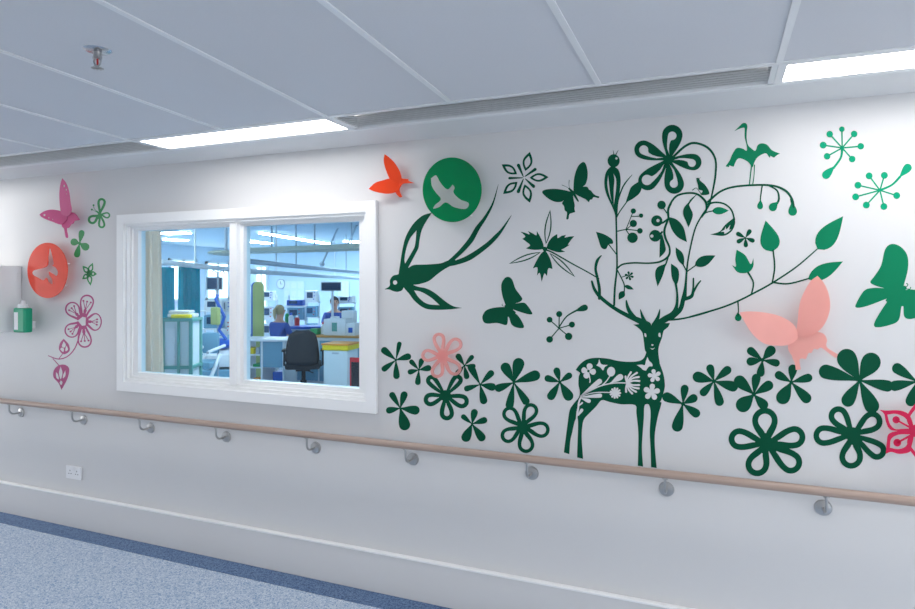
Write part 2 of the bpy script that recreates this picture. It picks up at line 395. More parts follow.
gl = nt.nodes.new('ShaderNodeBsdfGlossy'); gl.inputs['Roughness'].default_value = .02; fn = nt.nodes.new('ShaderNodeMapRange'); lw = nt.nodes.new('ShaderNodeLayerWeight'); lw.inputs[0].default_value = .25; nt.links.new(lw.outputs['Facing'], fn.inputs[0]); fn.inputs[3].default_value = .015; fn.inputs[4].default_value = .12
mxn = nt.nodes.new('ShaderNodeMixShader'); nt.links.new(fn.outputs[0], mxn.inputs[0]); nt.links.new(tr.outputs[0], mxn.inputs[1]); nt.links.new(gl.outputs[0], mxn.inputs[2]); nt.links.new(mxn.outputs[0], out.inputs[0])
for o in bpy.data.objects:
    if o.name.startswith('glass_pane'): o.data.materials.clear(); o.data.materials.append(gm)

# ================================================================== vinyl wall art and acrylic shapes
class T:
    """a crop of the survey photo: origin and scale, turns crop coordinates into photo pixels"""
    def __init__(s, ox, oy, k): s.ox, s.oy, s.k = ox, oy, k
    def __call__(s, x, y): return (s.ox + x / s.k, s.oy + y / s.k)
A1 = T(365,140,6.093); A2 = T(365,230,6.093); A3 = T(365,320,7.617); A4 = T(365,380,7.617)
A5 = T(480,120,7.617); A6 = T(480,190,7.617); A7 = T(480,260,7.617); A8 = T(480,340,5.075)
B1 = T(580,120,6.093); B2 = T(580,200,6.093); B3 = T(580,280,6.093); B4 = T(550,340,4.35)
B5 = T(690,110,6.093); B6 = T(690,200,5.078); B7 = T(800,120,6.09); B8 = T(800,220,5.078)
C1 = T(680,330,4.06); C2 = T(795,330,4.06); C3 = T(720,260,5.536)
D1 = T(40,280,5.44); D2 = T(20,235,8.7); D3 = T(30,175,5.294); D4 = T(560,350,8.318); D5 = T(865,390,7.62); D6 = T(600,150,7.617)
E1 = T(460,340,8.7); E2 = T(550,150,8.7); E3 = T(875,330,6.77)

def pts(t, s):
    r = []
    for w_ in s.split():
        c = w_.endswith('*'); x, y = w_.rstrip('*').split(',')
        r.append((*t(float(x), float(y)), c))
    return r
def smooth(P, n=5):
    """closed Catmull-Rom through P, corners kept sharp"""
    out = []; N = len(P)
    for i in range(N):
        p0, p1, p2, p3 = P[i - 1], P[i], P[(i + 1) % N], P[(i + 2) % N]
        if p1[2]: p0 = (2 * p1[0] - p2[0], 2 * p1[1] - p2[1])
        if p2[2]: p3 = (2 * p2[0] - p1[0], 2 * p2[1] - p1[1])
        for k in range(n):
            t = k / n
            out.append(tuple(.5 * ((2 * p1[j]) + (-p0[j] + p2[j]) * t + (2 * p0[j] - 5 * p1[j] + 4 * p2[j] - p3[j]) * t * t + (-p0[j] + 3 * p1[j] - 3 * p2[j] + p3[j]) * t ** 3) for j in (0, 1)))
    return out
def G(t, s, n=5): return smooth(pts(t, s), n)
def circ(t, x, y, r, ry=None, n=22):
    ry = ry or r
    return [t(x + r * math.cos(2 * math.pi * k / n), y + ry * math.sin(2 * math.pi * k / n)) for k in range(n)]
def _axis(cx, cy, tx, ty, prof):
    L = math.hypot(tx - cx, ty - cy); ux, uy = (tx - cx) / L, (ty - cy) / L
    a = [(cx + ux * L * q - uy * h, cy + uy * L * q + ux * h) for q, h in prof]
    b = [(cx + ux * L * q + uy * h, cy + uy * L * q - ux * h) for q, h in reversed(prof) if h > 1e-6]
    return a + b
def petal(t, cx, cy, tx, ty, w, neck=.12, start=0.0):
    L = math.hypot(tx - cx, ty - cy); tm = 1 - min(.42, w / (2 * L)); prof = []
    for k in range(7):
        q = start + (tm - start) * k / 7; s_ = (q - start) / (tm - start)
        prof.append((q, w / 2 * (neck + (1 - neck) * math.sin(math.pi / 2 * s_) ** 1.45)))
    for k in range(9):
        a = math.pi / 2 * k / 8; prof.append((tm + (1 - tm) * math.sin(a), w / 2 * math.cos(a)))
    return [t(x, y) for x, y in _axis(cx, cy, tx, ty, prof)]
def loop(t, cx, cy, tx, ty, w, th):
    """petal with a petal-shaped hole"""
    L = math.hypot(tx - cx, ty - cy); f = (L - th) / L
    hx, hy = cx + (tx - cx) * f, cy + (ty - cy) * f
    sx, sy = cx + (tx - cx) * .30, cy + (ty - cy) * .30
    return ([petal(t, cx, cy, tx, ty, w, .22)], [petal(t, sx, sy, hx, hy, max(w - 2 * th, 4), .1)])
def leaf(t, cx, cy, tx, ty, w, pw=.8):
    prof = [(k / 12, w / 2 * math.sin(math.pi * (k / 12) ** pw)) for k in range(13)]
    prof[0] = (0, .3); prof[-1] = (1, 0)
    return [t(x, y) for x, y in _axis(cx, cy, tx, ty, prof)]
def oleaf(t, cx, cy, tx, ty, w, th, pw=.8):
    L = math.hypot(tx - cx, ty - cy); a = th * 1.6 / L
    return [leaf(t, cx, cy, tx, ty, w, pw)], [leaf(t, cx + (tx - cx) * a, cy + (ty - cy) * a, tx - (tx - cx) * a * 1.3, ty - (ty - cy) * a * 1.3, max(w - 2 * th, 3), pw)]
def stroke(t, s, n=6):
    P = [tuple(float(v) for v in q.split(',')) for q in s.split()]
    P = [p if len(p) == 3 else (*p, None) for p in P]
    last = 8
    Q = []
    for p in P:
        if p[2] is None: p = (p[0], p[1], last)
        last = p[2]; Q.append(p)
    C = []
    for i in range(len(Q) - 1):
        p0 = Q[i - 1] if i else Q[0]; p1, p2 = Q[i], Q[i + 1]; p3 = Q[i + 2] if i + 2 < len(Q) else Q[i + 1]
        for k in range(n):
            u = k / n
            xy = [.5 * ((2 * p1[j]) + (-p0[j] + p2[j]) * u + (2 * p0[j] - 5 * p1[j] + 4 * p2[j] - p3[j]) * u * u + (-p0[j] + 3 * p1[j] - 3 * p2[j] + p3[j]) * u ** 3) for j in (0, 1)]
            C.append((*xy, p1[2] + (p2[2] - p1[2]) * u))
    C.append(Q[-1]); a = []; b = []
    for i, c in enumerate(C):
        d0 = C[max(i - 1, 0)]; d1 = C[min(i + 1, len(C) - 1)]
        dx, dy = d1[0] - d0[0], d1[1] - d0[1]; L = math.hypot(dx, dy) or 1
        h = max(c[2] / 2, .4)
        a.append(t(c[0] - dy / L * h, c[1] + dx / L * h)); b.append(t(c[0] + dy / L * h, c[1] - dx / L * h))
    # rounded end caps
    def cap(c, d, sgn):
        ang = math.atan2(d[1], d[0]); h = max(c[2] / 2, .4)
        return [t(c[0] + h * math.cos(ang + sgn * q), c[1] + h * math.sin(ang + sgn * q)) for q in (math.pi / 4, 0, -math.pi / 4)]
    e = cap(C[-1], (C[-1][0] - C[-2][0], C[-1][1] - C[-2][1]), 1)
    s0 = cap(C[0], (C[0][0] - C[1][0], C[0][1] - C[1][1]), 1)
    return a + e + b[::-1] + s0

def slab(bm, outer, holes, y, thick, yfun=None):
    """flat cut shape at distance y from the wall with real thickness"""
    loops = []
    for lp in [outer] + list(holes):
        q = []
        for p in lp:
            if not q or math.hypot(p[0] - q[-1][0], p[1] - q[-1][1]) > .02: q.append(p)
        if math.hypot(q[0][0] - q[-1][0], q[0][1] - q[-1][1]) < .02: q.pop()
        loops.append(q)
    V3 = [[W(p[0], p[1], -(y if yfun is None else yfun(p[0], p[1]))) for p in lp] for lp in loops]
    tris = tessellate_polygon([[Vector((v.x, v.z, 0)) for v in lp] for lp in V3])
    F = [bm.verts.new(v) for lp in V3 for v in lp]
    Bk = [bm.verts.new(v + Vector((0, thick, 0))) for lp in V3 for v in lp]
    for t in tris:
        if len(set(t)) < 3: continue
        try: bm.faces.new([F[i] for i in t]); bm.faces.new([Bk[i] for i in t][::-1])
        except ValueError: pass
    o = 0
    for lp in V3:
        n = len(lp)
        for i in range(n):
            a, b = o + i, o + (i + 1) % n
            try: bm.faces.new((F[a], F[b], Bk[b], Bk[a]))
            except ValueError: pass
        o += n
LAY = [0]
def cut(name, shapes, m, parent=None, lab=None, y=None, thick=None, yfun=None, origin=None):
    """shapes: list of outlines or ([outlines],[holes]); one mesh object"""
    bm = BM()
    for i, s in enumerate(shapes):
        yy = (.0009 + (i % 12) * .00007 + LAY[0] * .0001) if y is None else y
        outs, hs = s if isinstance(s, tuple) else ([s], [])
        slab(bm, outs[0], hs, yy, (yy - .0002) if thick is None else thick, yfun)
    o = obj(name, bm, m, parent, origin=origin)
    if lab: o['label'] = lab
    return o
def one(name, shapes, m, label, cat, group=None, **k):
    return tag(cut(name, shapes, m, **k), label, cat, group)
def flower(t, c, tips, label, loopw=None, m=None, group='green flower silhouettes on the mural'):
    """root empty with each petal a mesh of its own"""
    m = m or M['green']
    w = W(*t(*c)); root = empty('flower_decal', (w.x, 0, w.z), label, 'flower decal', group)
    LAY[0] = random.randint(0, 6)
    for q in tips:
        if loopw: cut('petal', [loop(t, c[0], c[1], q[0], q[1], q[2], loopw)], m, root)
        else: cut('petal', [petal(t, c[0], c[1], q[0], q[1], q[2])], m, root)
        LAY[0] += 1
    r = loopw * 1.3 if loopw else 8
    cut('flower_centre', [circ(t, c[0], c[1], r)], m, root); LAY[0] = 0
    return root
GR = M['green']

# ---- swallow
body = G(A2, '118,362* 150,340 152,305 172,278 205,268 240,232 262,232* 300,213 380,210 460,203 500,188 545,178 545,205 490,235 440,270 390,310 330,330 285,335 240,345 225,368 195,377 165,370 150,363')
p = W(*A2(300, 300)); root = empty('swallow_decal', (p.x, 0, p.z), 'green swallow silhouette diving left just right of the window, with long forked tail', 'bird decal')
cut('swallow_body', [(([body]), [circ(A2, 183, 320, 13)])], GR, root); LAY[0] = 1
cut('wing', [([G(A2, '205,285 215,200 228,120 245,50 275,-10 310,-55 355,-90 408,-106* 370,-48 345,2 332,61 325,110 300,160 258,240 235,290')], [G(A2, '314,2* 305,90 288,130 244,205* 240,175 252,110 275,50')])], GR, root)
cut('wing', [([G(A2, '225,320 232,345 270,390 300,430 350,470 400,485 500,485 592,475* 540,465 490,435 420,380 370,355 320,345 270,325')], [G(A2, '298,368* 340,376 400,410 455,458* 380,450 330,415')])], GR, root)
LAY[0] = 2
cut('tail_feather', [stroke(A2, '500,205,20 540,172,24 590,125,28 645,60,32 685,-10,28 735,-80,18 780,-165,10 812,-278,1')], GR, root); LAY[0] = 3
cut('tail_feather', [stroke(A2, '500,210,26 560,197,28 640,165,34 740,95,28 800,38,24 840,-10,14 892,-90,1')], GR, root); LAY[0] = 0

# ---- flowers left of the deer
flower(A3, (235,305), [(265,165,34),(128,215,52),(350,272,50),(130,385,44),(240,450,48)], 'small green five petal flower nearest the window frame, upper one')
flower(A3, (410,380), [(342,305,36),(436,292,40),(505,362,46),(400,495,42),(325,400,40)], 'small green flower partly behind the left of the peach acrylic flower')
flower(E1, (38,222), [(115,135,40),(136,228,38),(62,340,48),(-28,122,50),(-35,300,44)], 'small green flower touching the right of the peach acrylic flower')
flower(E1, (175,388), [(288,270,56),(82,212,62),(36,430,50),(312,415,66),(212,558,64)], 'green five petal flower between the peach flower and a larger flower')
flower(E1, (468,370), [(375,202,86),(522,158,100),(695,295,90),(305,430,68),(425,600,70),(590,560,66)], 'large solid green six petal flower halfway between window and deer')
flower(A8, (405,213), [(385,140,34),(465,172,32),(328,190,34),(350,302,42),(462,305,50)], "small green flower just left of the deer's rump")
flower(A4, (268,215), [(195,95,46),(305,88,52),(160,236,50),(415,235,68),(312,382,84)], 'small green flower nearest the window frame, lower one close to the handrail')
flower(A4, (815,335), [(735,268,38),(838,222,52),(930,300,48),(755,468,72),(905,462,62)], 'small green flower low down between the two outlined left flowers')
flower(A4, (612,120), [(478,-28,86),(728,-34,86),(448,162,104),(788,180,108),(628,308,108)], 'green outlined flower right below the peach acrylic flower', 33, group='large outlined green flowers on the mural')
flower(A8, (215,440), [(124,348,78),(275,325,78),(353,462,84),(242,573,84),(110,505,78)], 'green outlined flower left of the deer hind legs just above the handrail', 18, group='large outlined green flowers on the mural')
# ---- flowers right of the deer
flower(B4, (578,278), [(490,240,42),(588,195,34),(548,398,48),(640,245,36),(650,330,38)], "green flower whose left petal touches the deer's chest")
flower(C1, (138,208), [(118,140,32),(205,152,34),(52,185,44),(235,235,42),(165,308,36),(85,265,32)], 'green six petal flower second to the right from the deer')
flower(C1, (335,122), [(275,75,32),(382,68,40),(405,137,30),(270,130,34),(325,190,32)], 'small dark green flower in the shadow under the salmon butterfly wing')
flower(C1, (300,262), [(225,192,48),(312,178,36),(376,215,40),(235,325,60),(352,318,40)], 'green flower growing out of the top of an outlined flower, right of the deer')
flower(C2, (-15,212), [(-80,175,34),(-7,140,36),(-62,298,56),(70,190,34),(60,292,42)], 'small green flower below the tail of the salmon butterfly')
flower(C1, (350,462), [(342,316,104),(198,435,88),(508,425,90),(295,590,96),(487,565,92)], 'green outlined flower above the handrail right of the deer front legs', 24, group='large outlined green flowers on the mural')
flower(C2, (262,205), [(190,82,80),(330,98,78),(98,162,58),(398,232,46),(202,308,54),(325,335,60)], 'large solid green flower right of the salmon butterfly tail')
flower(C2, (235,425), [(152,318,80),(348,348,84),(75,430,84),(225,563,96),(365,510,76)], 'green outlined flower left of the pink acrylic flower', 23, group='large outlined green flowers on the mural')
flower(E3, (285,350), [(122,240,72),(100,385,70),(232,515,72),(330,200,70),(450,350,70),(360,520,66)], 'solid green flower cut by the right edge above the pink acrylic flower')

# ---- snowflake flower, three-leaf plant, butterflies
p = W(*A5(335, 440)); root = empty('flower_decal', (p.x, 0, p.z), 'dark green snowflake-like flower of outlined pointed leaves beside the green disc', 'flower decal', 'green flower silhouettes on the mural')
for a in ((345,388,380,243,74),(282,412,165,338,66),(378,440,522,435,66),(285,472,176,563,66),(340,490,380,630,72)):
    cut('outlined_leaf', [oleaf(A5, *a, 15, .95)], GR, root)
for a in ('330,432,6 293,345,26','342,430,6 420,376,24','345,448,6 408,505,26','330,450,6 292,545,26','325,440,6 225,443,20'):
    cut('flower_bar', [stroke(A5, a)], GR, root)

def thing(name, t, c, label, cat, group=None):
    p = W(*t(*c)); return empty(name, (p.x, 0, p.z), label, cat, group)
root = thing('butterfly_decal', E2, (200, 370), 'green swallowtail butterfly silhouette between snowflake flower and upright bird', 'butterfly decal')
LAY[0] = 1
cut('wing', [G(E2, '205,372* 205,300 215,220 245,140 288,104 312,125 326,180 326,240 310,295 285,320* 322,320 340,345* 355,352 375,378* 400,396 428,405 420,418 380,410 365,430 350,432 338,456* 310,430 280,415 240,395')], GR, root)
cut('wing', [G(E2, '198,368* 120,348 40,338 -40,345 -68,365 -45,398 0,432 50,452 100,450 120,435* 105,465 122,490 128,525 148,545 142,598 160,600 168,560 185,550 220,540* 212,510 215,480 205,430')], GR, root)
LAY[0] = 3
cut('butterfly_body', [stroke(E2, '165,335,12 200,372,26 245,445,12')], GR, root)
cut('antenna', [stroke(E2, '180,345,4 165,310,3 167,262,5')], GR, root); cut('antenna', [stroke(E2, '175,345,4 145,322,3 105,305,5')], GR, root)
LAY[0] = 0
root = thing('butterfly_decal', A7, (200, 380), 'round-winged green butterfly silhouette below the three-leaf plant', 'butterfly decal')
cut('wing', [G(A7, '195,345* 170,270 162,190 185,142 215,128 245,150 268,215 300,260 322,295 305,318 268,332* 330,325 360,345 398,405 380,415 335,405 255,378* 230,375')], GR, root)
cut('wing', [G(A7, '200,360* 165,358 100,365 45,385 18,430 28,472 60,485 130,480 195,496 210,475 212,430* 222,440 240,490 280,515 332,516 325,480 290,425 245,390')], GR, root)
LAY[0] = 2
cut('butterfly_body', [stroke(A7, '195,352,20 225,378,34 268,400,10')], GR, root)
cut('antenna', [stroke(A7, '178,352,4 168,345,4 170,335,4')], GR, root)
LAY[0] = 0
root = thing('butterfly_decal', B8, (480, 400), 'large bright green butterfly silhouette cut by the right edge', 'butterfly decal')
cut('wing', [G(B8, '525,340* 548,250 545,180 510,135 465,122 432,150 412,230 378,285 357,315 380,332 428,346* 370,345 325,360 285,425 287,445 330,440 400,415 470,385')], M['green_partlit'], root)
cut('wing', [G(B8, '500,370* 455,400 400,480 376,530 392,545 450,535 500,510 515,440* 525,440 530,490 560,503 620,490 680,495 720,460 700,400 640,370 560,352')], M['green_partlit'], root)
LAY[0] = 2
cut('butterfly_body', [stroke(B8, '530,345,24 490,380,46 442,408,14')], M['green_partlit'], root)
cut('antenna', [stroke(B8, '535,345,4 548,330,4 542,322,5')], M['green_partlit'], root); cut('antenna', [stroke(B8, '540,350,4 558,350,4 562,342,5')], M['green_partlit'], root)
LAY[0] = 0
root = thing('leafy_sprig_decal', A6, (495, 450), "green three-leaf plant with jagged leaves and a long stem running to the deer's antler", 'plant decal')
cut('jagged_leaf', [G(A6, '488,448* 478,400 455,350 432,312* 430,345 400,330 365,312* 378,338 340,325 308,318* 345,352 322,372* 360,400 382,422 350,445* 400,455 450,455', 3)], GR, root)
cut('jagged_leaf', [G(A6, '505,445* 520,400 550,360 588,335* 592,367 620,350 655,342* 645,362 680,355 718,352* 690,385 668,418* 682,418 640,445 620,455 650,470* 600,475 550,462', 3)], GR, root)
cut('jagged_leaf', [G(A6, '492,460* 460,490 430,540 402,597* 437,590 434,652* 455,632 470,700* 490,636 510,657* 520,598 552,602* 545,560 530,515 505,470', 3)], GR, root)
for a in ((502,412,535,150,52),(462,474,220,562,44),(530,480,725,663,44)): cut('slim_outlined_leaf', [oleaf(A6, *a, 10, .9)], GR, root)
LAY[0] = 1
cut('stem', [circ(A6, 495, 450, 18), stroke(A6, '510,458,12 560,480,11 700,560,10 820,625,9 905,675,9')], GR, root)
LAY[0] = 0
# ---- ball-tipped sprigs
def sprig(t, c, balls, stem, tip, label, rw=9, GR=M['green_lamplit']):
    root = thing('seed_sprig_decal', t, c, label, 'plant decal', 'ball-tipped sprigs on the mural')
    for b in balls:
        o = cut('ray', [stroke(t, f'{c[0]},{c[1]},{rw} {b[0]},{b[1]},{rw}')], GR, root)
        LAY[0] = 2; cut('seed_ball', [circ(t, b[0], b[1], b[2])], GR, root); LAY[0] = 0
    LAY[0] = 3; cut('stem', [stroke(t, stem), petal(t, *tip)], GR, root); LAY[0] = 0
sprig(B7, (257,170), [(181,86,20),(141,153,21),(165,221,20),(318,238,20),(370,160,20),(330,85,20),(255,56,17)], '257,175,16 248,230,13 205,292,14', (212,280,142,352,50), 'round green sprig of eight ball tips near the top right, stem pointing down')
sprig(B7, (487,428), [(421,340,21),(514,337,21),(353,397,21),(339,468,21),(404,518,21),(511,527,21),(589,460,21)], '487,428,14 560,395,12 610,345,15', (605,350,672,272,50), 'round green ball-tipped sprig at the right edge with stem pointing up right')
sprig(A7, (602,520), [(603,412,23),(530,455,22),(700,492,23),(675,582,28),(530,605,25)], '602,512,9 660,430,10 740,382,14', (722,390,820,355,48), 'green ball-tipped sprig just left of the deer head', 8, M['green'])

# ---- the deer
dr = thing('deer_decal', B4, (300, 518), 'large green deer silhouette with white flowers on its body and plants growing from antlers', 'deer decal')
outl = (pts(D4, '130,166* 165,120 220,80 300,65 400,72 480,90 560,98 640,95 690,75 716,25')
  + pts(B3, '395,425 388,370 380,322 355,292 325,272* 362,268 400,255 435,275 470,255 510,262 549,262* 535,288 510,310 500,350 482,400 477,440 485,500')
  + pts(D4, '832,120 860,200 872,280 868,330 845,410 832,432')
  + pts(B4, '485,275 470,330 457,400 456,460 464,557* 440,553* 438,480 434,400 438,320 432,285 420,279 410,290 408,340 402,420 400,480 405,551* 382,547* 384,480 384,400 376,320 370,283 310,280 260,270 225,262 200,290 170,320 148,345 140,380 138,430 144,517* 118,511* 120,440 122,380 120,340 108,352 97,400 88,440 84,497* 60,489* 68,430 76,370 86,305 105,275 125,250 130,225 124,195 125,160 130,143'))
LAY[0] = 1
cut('deer_body', [([smooth(outl, 4)], [circ(B3, 441, 396, 7, 5), G(B3, '392,325 402,328 405,345 395,345'), G(B3, '478,328 488,322 492,345 480,345'), G(B3, '425,412* 441,418 458,412* 441,424')])], GR, dr)
LAY[0] = 3
cut('antler', [stroke(B3, '415,275,40 350,243,34 300,222,26 210,172,22 130,110,22 90,60,18 72,8,12'), stroke(B3, '350,248,26 310,205,26 290,165,20 282,125,8'), stroke(B3, '405,275,30 382,228,20 368,180,4'), stroke(B2, '118,600,18 118,540,18 105,470,16 95,420,16 105,370,18 130,338,5')], GR, dr)
LAY[0] = 5
cut('antler', [stroke(B3, '460,275,36 520,238,40 570,205,36 590,150,18 592,80,12 580,20,9'), stroke(B3, '560,225,34 610,180,28 628,120,26 640,50,14 650,-40,10'), stroke(B3, '632,118,22 680,98,22 690,50,11 691,-10,9'), stroke(B3, '685,85,16 712,35,11 735,5,8'), stroke(B3, '450,275,30 475,228,20 487,178,4')], GR, dr)
LAY[0] = 2
def dp(name, shapes, m=GR): return cut(name, shapes, m, dr)
# stems
dp('stem', [stroke(B2, '208,640,13 212,540,12 225,415,11 224,300,10 222,180,10 220,95,11')])
dp('stem', [stroke(B2, '640,600,20 650,435,11 665,330,9 700,180,9 740,100,9 775,50,11 795,15,12')])
LAY[0] = 4
dp('stem', [stroke(B1, '545,245,12 575,218,14 640,160,14 700,140,14 780,170,14 825,240,12 825,340,12 805,450,10 790,510,10'), stroke(B5, '110,560,14 180,500,12 260,470,12 380,458,12 500,460,12 580,490,14 620,540,14 632,590,14')])
dp('stem', [stroke(B1, '540,605,12 538,540,12 580,470,12 640,447,12 710,450,12 760,490,14 772,530,14 765,560,12')])
LAY[0] = 5
dp('stem', [stroke(B2, '555,20,11 538,60,12 538,110,12 515,180,14 520,230,14 545,290,12 540,340,12 490,375,12 420,385,10 330,383,10 260,392,10 226,418,10'), stroke(B2, '540,335,10 525,385,9 505,425,7')])
dp('stem', [stroke(B3, '540,240,18 590,240,11 650,230,10 750,205,9 914,150,9'), stroke(B6, '-5,595,9 150,550,9 240,515,9 330,470,9 420,420,9 540,340,7 645,250,6')])
LAY[0] = 6
dp('stem', [stroke(B6, '418,420,8 430,340,8 422,255,8')]); dp('stem', [stroke(B6, '420,418,8 500,425,8 605,398,6')])
dp('stem', [stroke(B6, '295,368,10 322,420,8 312,478,8')]); dp('stem', [stroke(B6, '243,512,8 246,560,6 243,590,6')])
dp('stem', [stroke(B2, '222,418,8 252,475,7 270,520,7 268,572,7'), stroke(B2, '255,470,5 285,460,5')])
dp('stem', [stroke(B6, '85,22,9 130,12,9 175,20,8 210,50,8 226,100,8')]); dp('stem', [stroke(B6, '60,88,6 80,65,6 118,55,6')])
# leaves
LAY[0] = 3
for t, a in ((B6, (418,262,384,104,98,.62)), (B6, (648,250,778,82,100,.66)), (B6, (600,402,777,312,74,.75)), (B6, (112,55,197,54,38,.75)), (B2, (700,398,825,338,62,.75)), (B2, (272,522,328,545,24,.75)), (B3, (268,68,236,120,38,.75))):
    dp('leaf', [leaf(t, *a)], M['green_partlit'] if t is B6 else GR)
dp('leaf', [G(B6, '237,252* 280,280 308,325 322,295* 322,335 305,362 275,372 240,365 213,330* 233,338 230,300')], M['green_partlit'])
LAY[0] = 4; dp('hatched_leaf', [([G(B6, '226,88* 229,120 210,160 170,182 103,175* 150,160 180,125')], [G(B6, '155,162* 175,150 180,135* 186,148 205,125* 200,150 212,148* 190,165 175,172* 172,162')])])
LAY[0] = 3
dp('leaf', [G(B2, '97,193* 150,210 195,240 200,265 175,270 158,298 130,290 112,240')]); dp('stem', [stroke(B2, '175,270,7 225,335,6')])
dp('leaf', [G(B2, '540,103* 590,120 632,170 652,257* 600,230 565,190 545,140')])
dp('leaf', [G(B2, '498,200* 487,250 484,352* 520,312 518,270')])
dp('leaf', [G(B2, '522,388* 470,412 458,460 473,527* 500,470 515,425')])
dp('leaf', [G(B2, '583,288* 622,320 635,360 632,402* 600,370 585,330')]); dp('stem', [stroke(B2, '628,392,8 652,438,8')])
dp('leaf', [G(B2, '555,387* 597,420 603,470 587,517 562,480 555,430'), stroke(B2, '585,505,10 592,560,10 590,612,11')])
dp('stem', [stroke(B2, '652,436,7 705,398,7')])
dp('leaf', [G(D6, '745,330* 690,375 675,398 640,440 634,490 658,550 675,590* 702,520 706,480 684,432 685,405')])
dp('leaf', [G(D6, '310,232* 240,280 215,340 195,402* 255,368 300,330 318,285')])
LAY[0] = 2
dp('stem', [stroke(D6, '122,520,12 150,470,8 200,400,8 220,370,10')]); dp('stem', [stroke(D6, '128,500,10 135,400,10 160,315,11 190,255,11 245,188,3')])
# berries
LAY[0] = 5
for t, x, y, r, hx, s in ((B2,497,30,26,0,'505,45,7 530,80,7'), (B2,325,67,16,0,'325,67,5 300,130,5 280,180,6'), (B2,372,95,13,0,'372,98,5 312,100,5'), (B2,325,143,22,0,'325,143,5 282,180,5'),
    (B2,365,188,17,0,'365,188,6 285,180,6 230,190,7'), (B2,320,230,32,0,'310,225,6 280,182,6'), (B2,468,127,34,(475,125),'480,145,7 505,138,12 530,120,12'), (B2,458,218,36,(438,220),'480,215,10 500,195,12')):
    b = dp('berry', [([circ(t, x, y, r)], [circ(t, *hx, 10)] if hx else [])])
    LAY[0] = 2; cut('berry_stem', [stroke(t, s)], GR, b); LAY[0] = 5
for t, a, s in ((B5, (430,545,426,605,36), '440,460,9 430,530,8 428,580,8'), (B5, (535,560,488,610,50), '480,460,8 530,490,10 542,540,13 530,570,14'), (B6, (518,10,523,80,44), '515,-5,14 519,20,12'), (B6, (243,570,246,615,34), '243,575,5 244,590,5')):
    LAY[0] = 3; b = dp('hanging_bud', [petal(t, *a)], M['green_partlit']); LAY[0] = 2; cut('bud_stem', [stroke(t, s)], GR, b)
LAY[0] = 4
b = dp('small_blossom', [petal(B2, 300, 462, 300 + 28 * math.cos(a), 462 + 28 * math.sin(a), 13) for a in [k * math.pi / 3 + .3 for k in range(6)]])
dp('small_blossom', [petal(B6, 282, 192, *q, 22) for q in ((308,150),(235,167),(238,215),(284,240),(328,210))])
# white flower motifs cut out of the body
LAY[0] = 9
wh = M['white']; wd = lambda n, s: cut(n, s, wh, dr, 'white cut-out motif')
def fl(t, c, r, n, w, a0=0): return [petal(t, c[0], c[1], c[0] + r * math.cos(a0 + 2 * math.pi * k / n), c[1] + r * math.sin(a0 + 2 * math.pi * k / n), w, .3) for k in range(n)]
wd('flower_motif', [petal(D4, 236 + (q[0] - 236) * .16, 175 + (q[1] - 175) * .16, *q, 50, .42) for q in ((178,165),(252,112),(298,185),(210,235))] + [stroke(D4, '240,190,6 250,250,8 248,268,10')])
wd('butterfly_motif', [G(D4, '325,76* 345,118 398,125* 372,142 358,170 335,145 302,128* 318,108')])
wd('butterfly_motif', [G(D4, '728,58* 742,90 765,112 768,135 740,138 715,172* 690,165 675,150 638,125* 680,122 705,125 715,90')])
wd('flower_motif', fl(D4, (785,215), 56, 5, 34, -.5) ); wd('flower_motif', fl(D4, (762,350), 70, 5, 44, -.2))
wd('bud_motif', [circ(D4, 425, 180, 34, 40), stroke(D4, '420,210,8 385,260,9 350,295,12')])
wd('bud_motif', [petal(D4, 420, 275, 522, 212, 50), stroke(D4, '425,272,8 410,280,8')])
wd('thistle_motif', [stroke(D4, '185,378,7 260,335,9 340,298,10 450,275,9 570,275,9')] + [stroke(D4, f'560,275,16 {(560+x)/2+dx},{(275+y)/2+dy},13 {x},{y},17') for x, y, dx, dy in ((545,220,-4,0),(590,185,-12,0),(640,190,-10,-8),(655,225,-4,-14),(660,258,0,-10),(658,292,0,8),(655,320,-2,12),(632,348,-6,10),(600,362,-12,6),(550,348,-6,0))])
wd('daisy_motif', fl(D4, (460,358), 48, 11, 17) + [circ(D4, 460, 358, 22), stroke(D4, '190,382,6 250,362,7 330,352,8 440,355,8')])
wd('frond_motif', [petal(D4, 168, 388, 345, 248, 42, .25), petal(D4, 178, 392, 350, 378, 34, .2), petal(D4, 178, 402, 255, 430, 32, .25)])
wd('frond_motif', [stroke(D4, '182,380,8 168,405,14 156,440,14 152,480,14 145,520,18 136,582,9'), petal(D4, 150, 470, 190, 435, 14, .4), petal(D4, 150, 545, 188, 490, 26, .4)])
LAY[0] = 0

# ---- big six-petal curl flower
root = thing('flower_decal', B1, (540, 240), 'big dark green flower with curled comma petals above the antlers', 'flower decal', 'green flower silhouettes on the mural')
LAY[0] = 5
for (tx, ty, w_), (hx, hy, hr) in (((572,30,124),(562,96,26)), ((335,160,112),(388,182,28)), ((740,262,100),(682,262,24)), ((588,448,118),(572,388,25)), ((372,412,116),(408,365,32))):
    # comma-shaped hole: round eye tapering towards the centre
    ux, uy = (540 - hx), (240 - hy); L = math.hypot(ux, uy); nx, ny = -uy / L, ux / L
    # round eye plus a thin curved tail along one side
    al = lambda f, g: (hx + ux * f + nx * g, hy + uy * f + ny * g)
    n0 = math.atan2(uy, ux)
    hole = [B1(x_, y_) for x_, y_ in ([(hx + hr * math.cos(n0 + q), hy + hr * math.sin(n0 + q)) for q in [math.radians(d_) for d_ in range(92, 353, 20)]] + [al(.21, hr * .16), al(.36, hr * .34), al(.56, hr * .30), al(.80, 0), al(.56, hr * .72), al(.36, hr * .92), al(.16, hr * 1.0)])]
    cut('petal', [([petal(B1, 540, 240, tx, ty, w_, .2)], [hole])], GR, root); LAY[0] += 1
cut('flower_centre', [circ(B1, 542, 240, 30)], GR, root); LAY[0] = 0
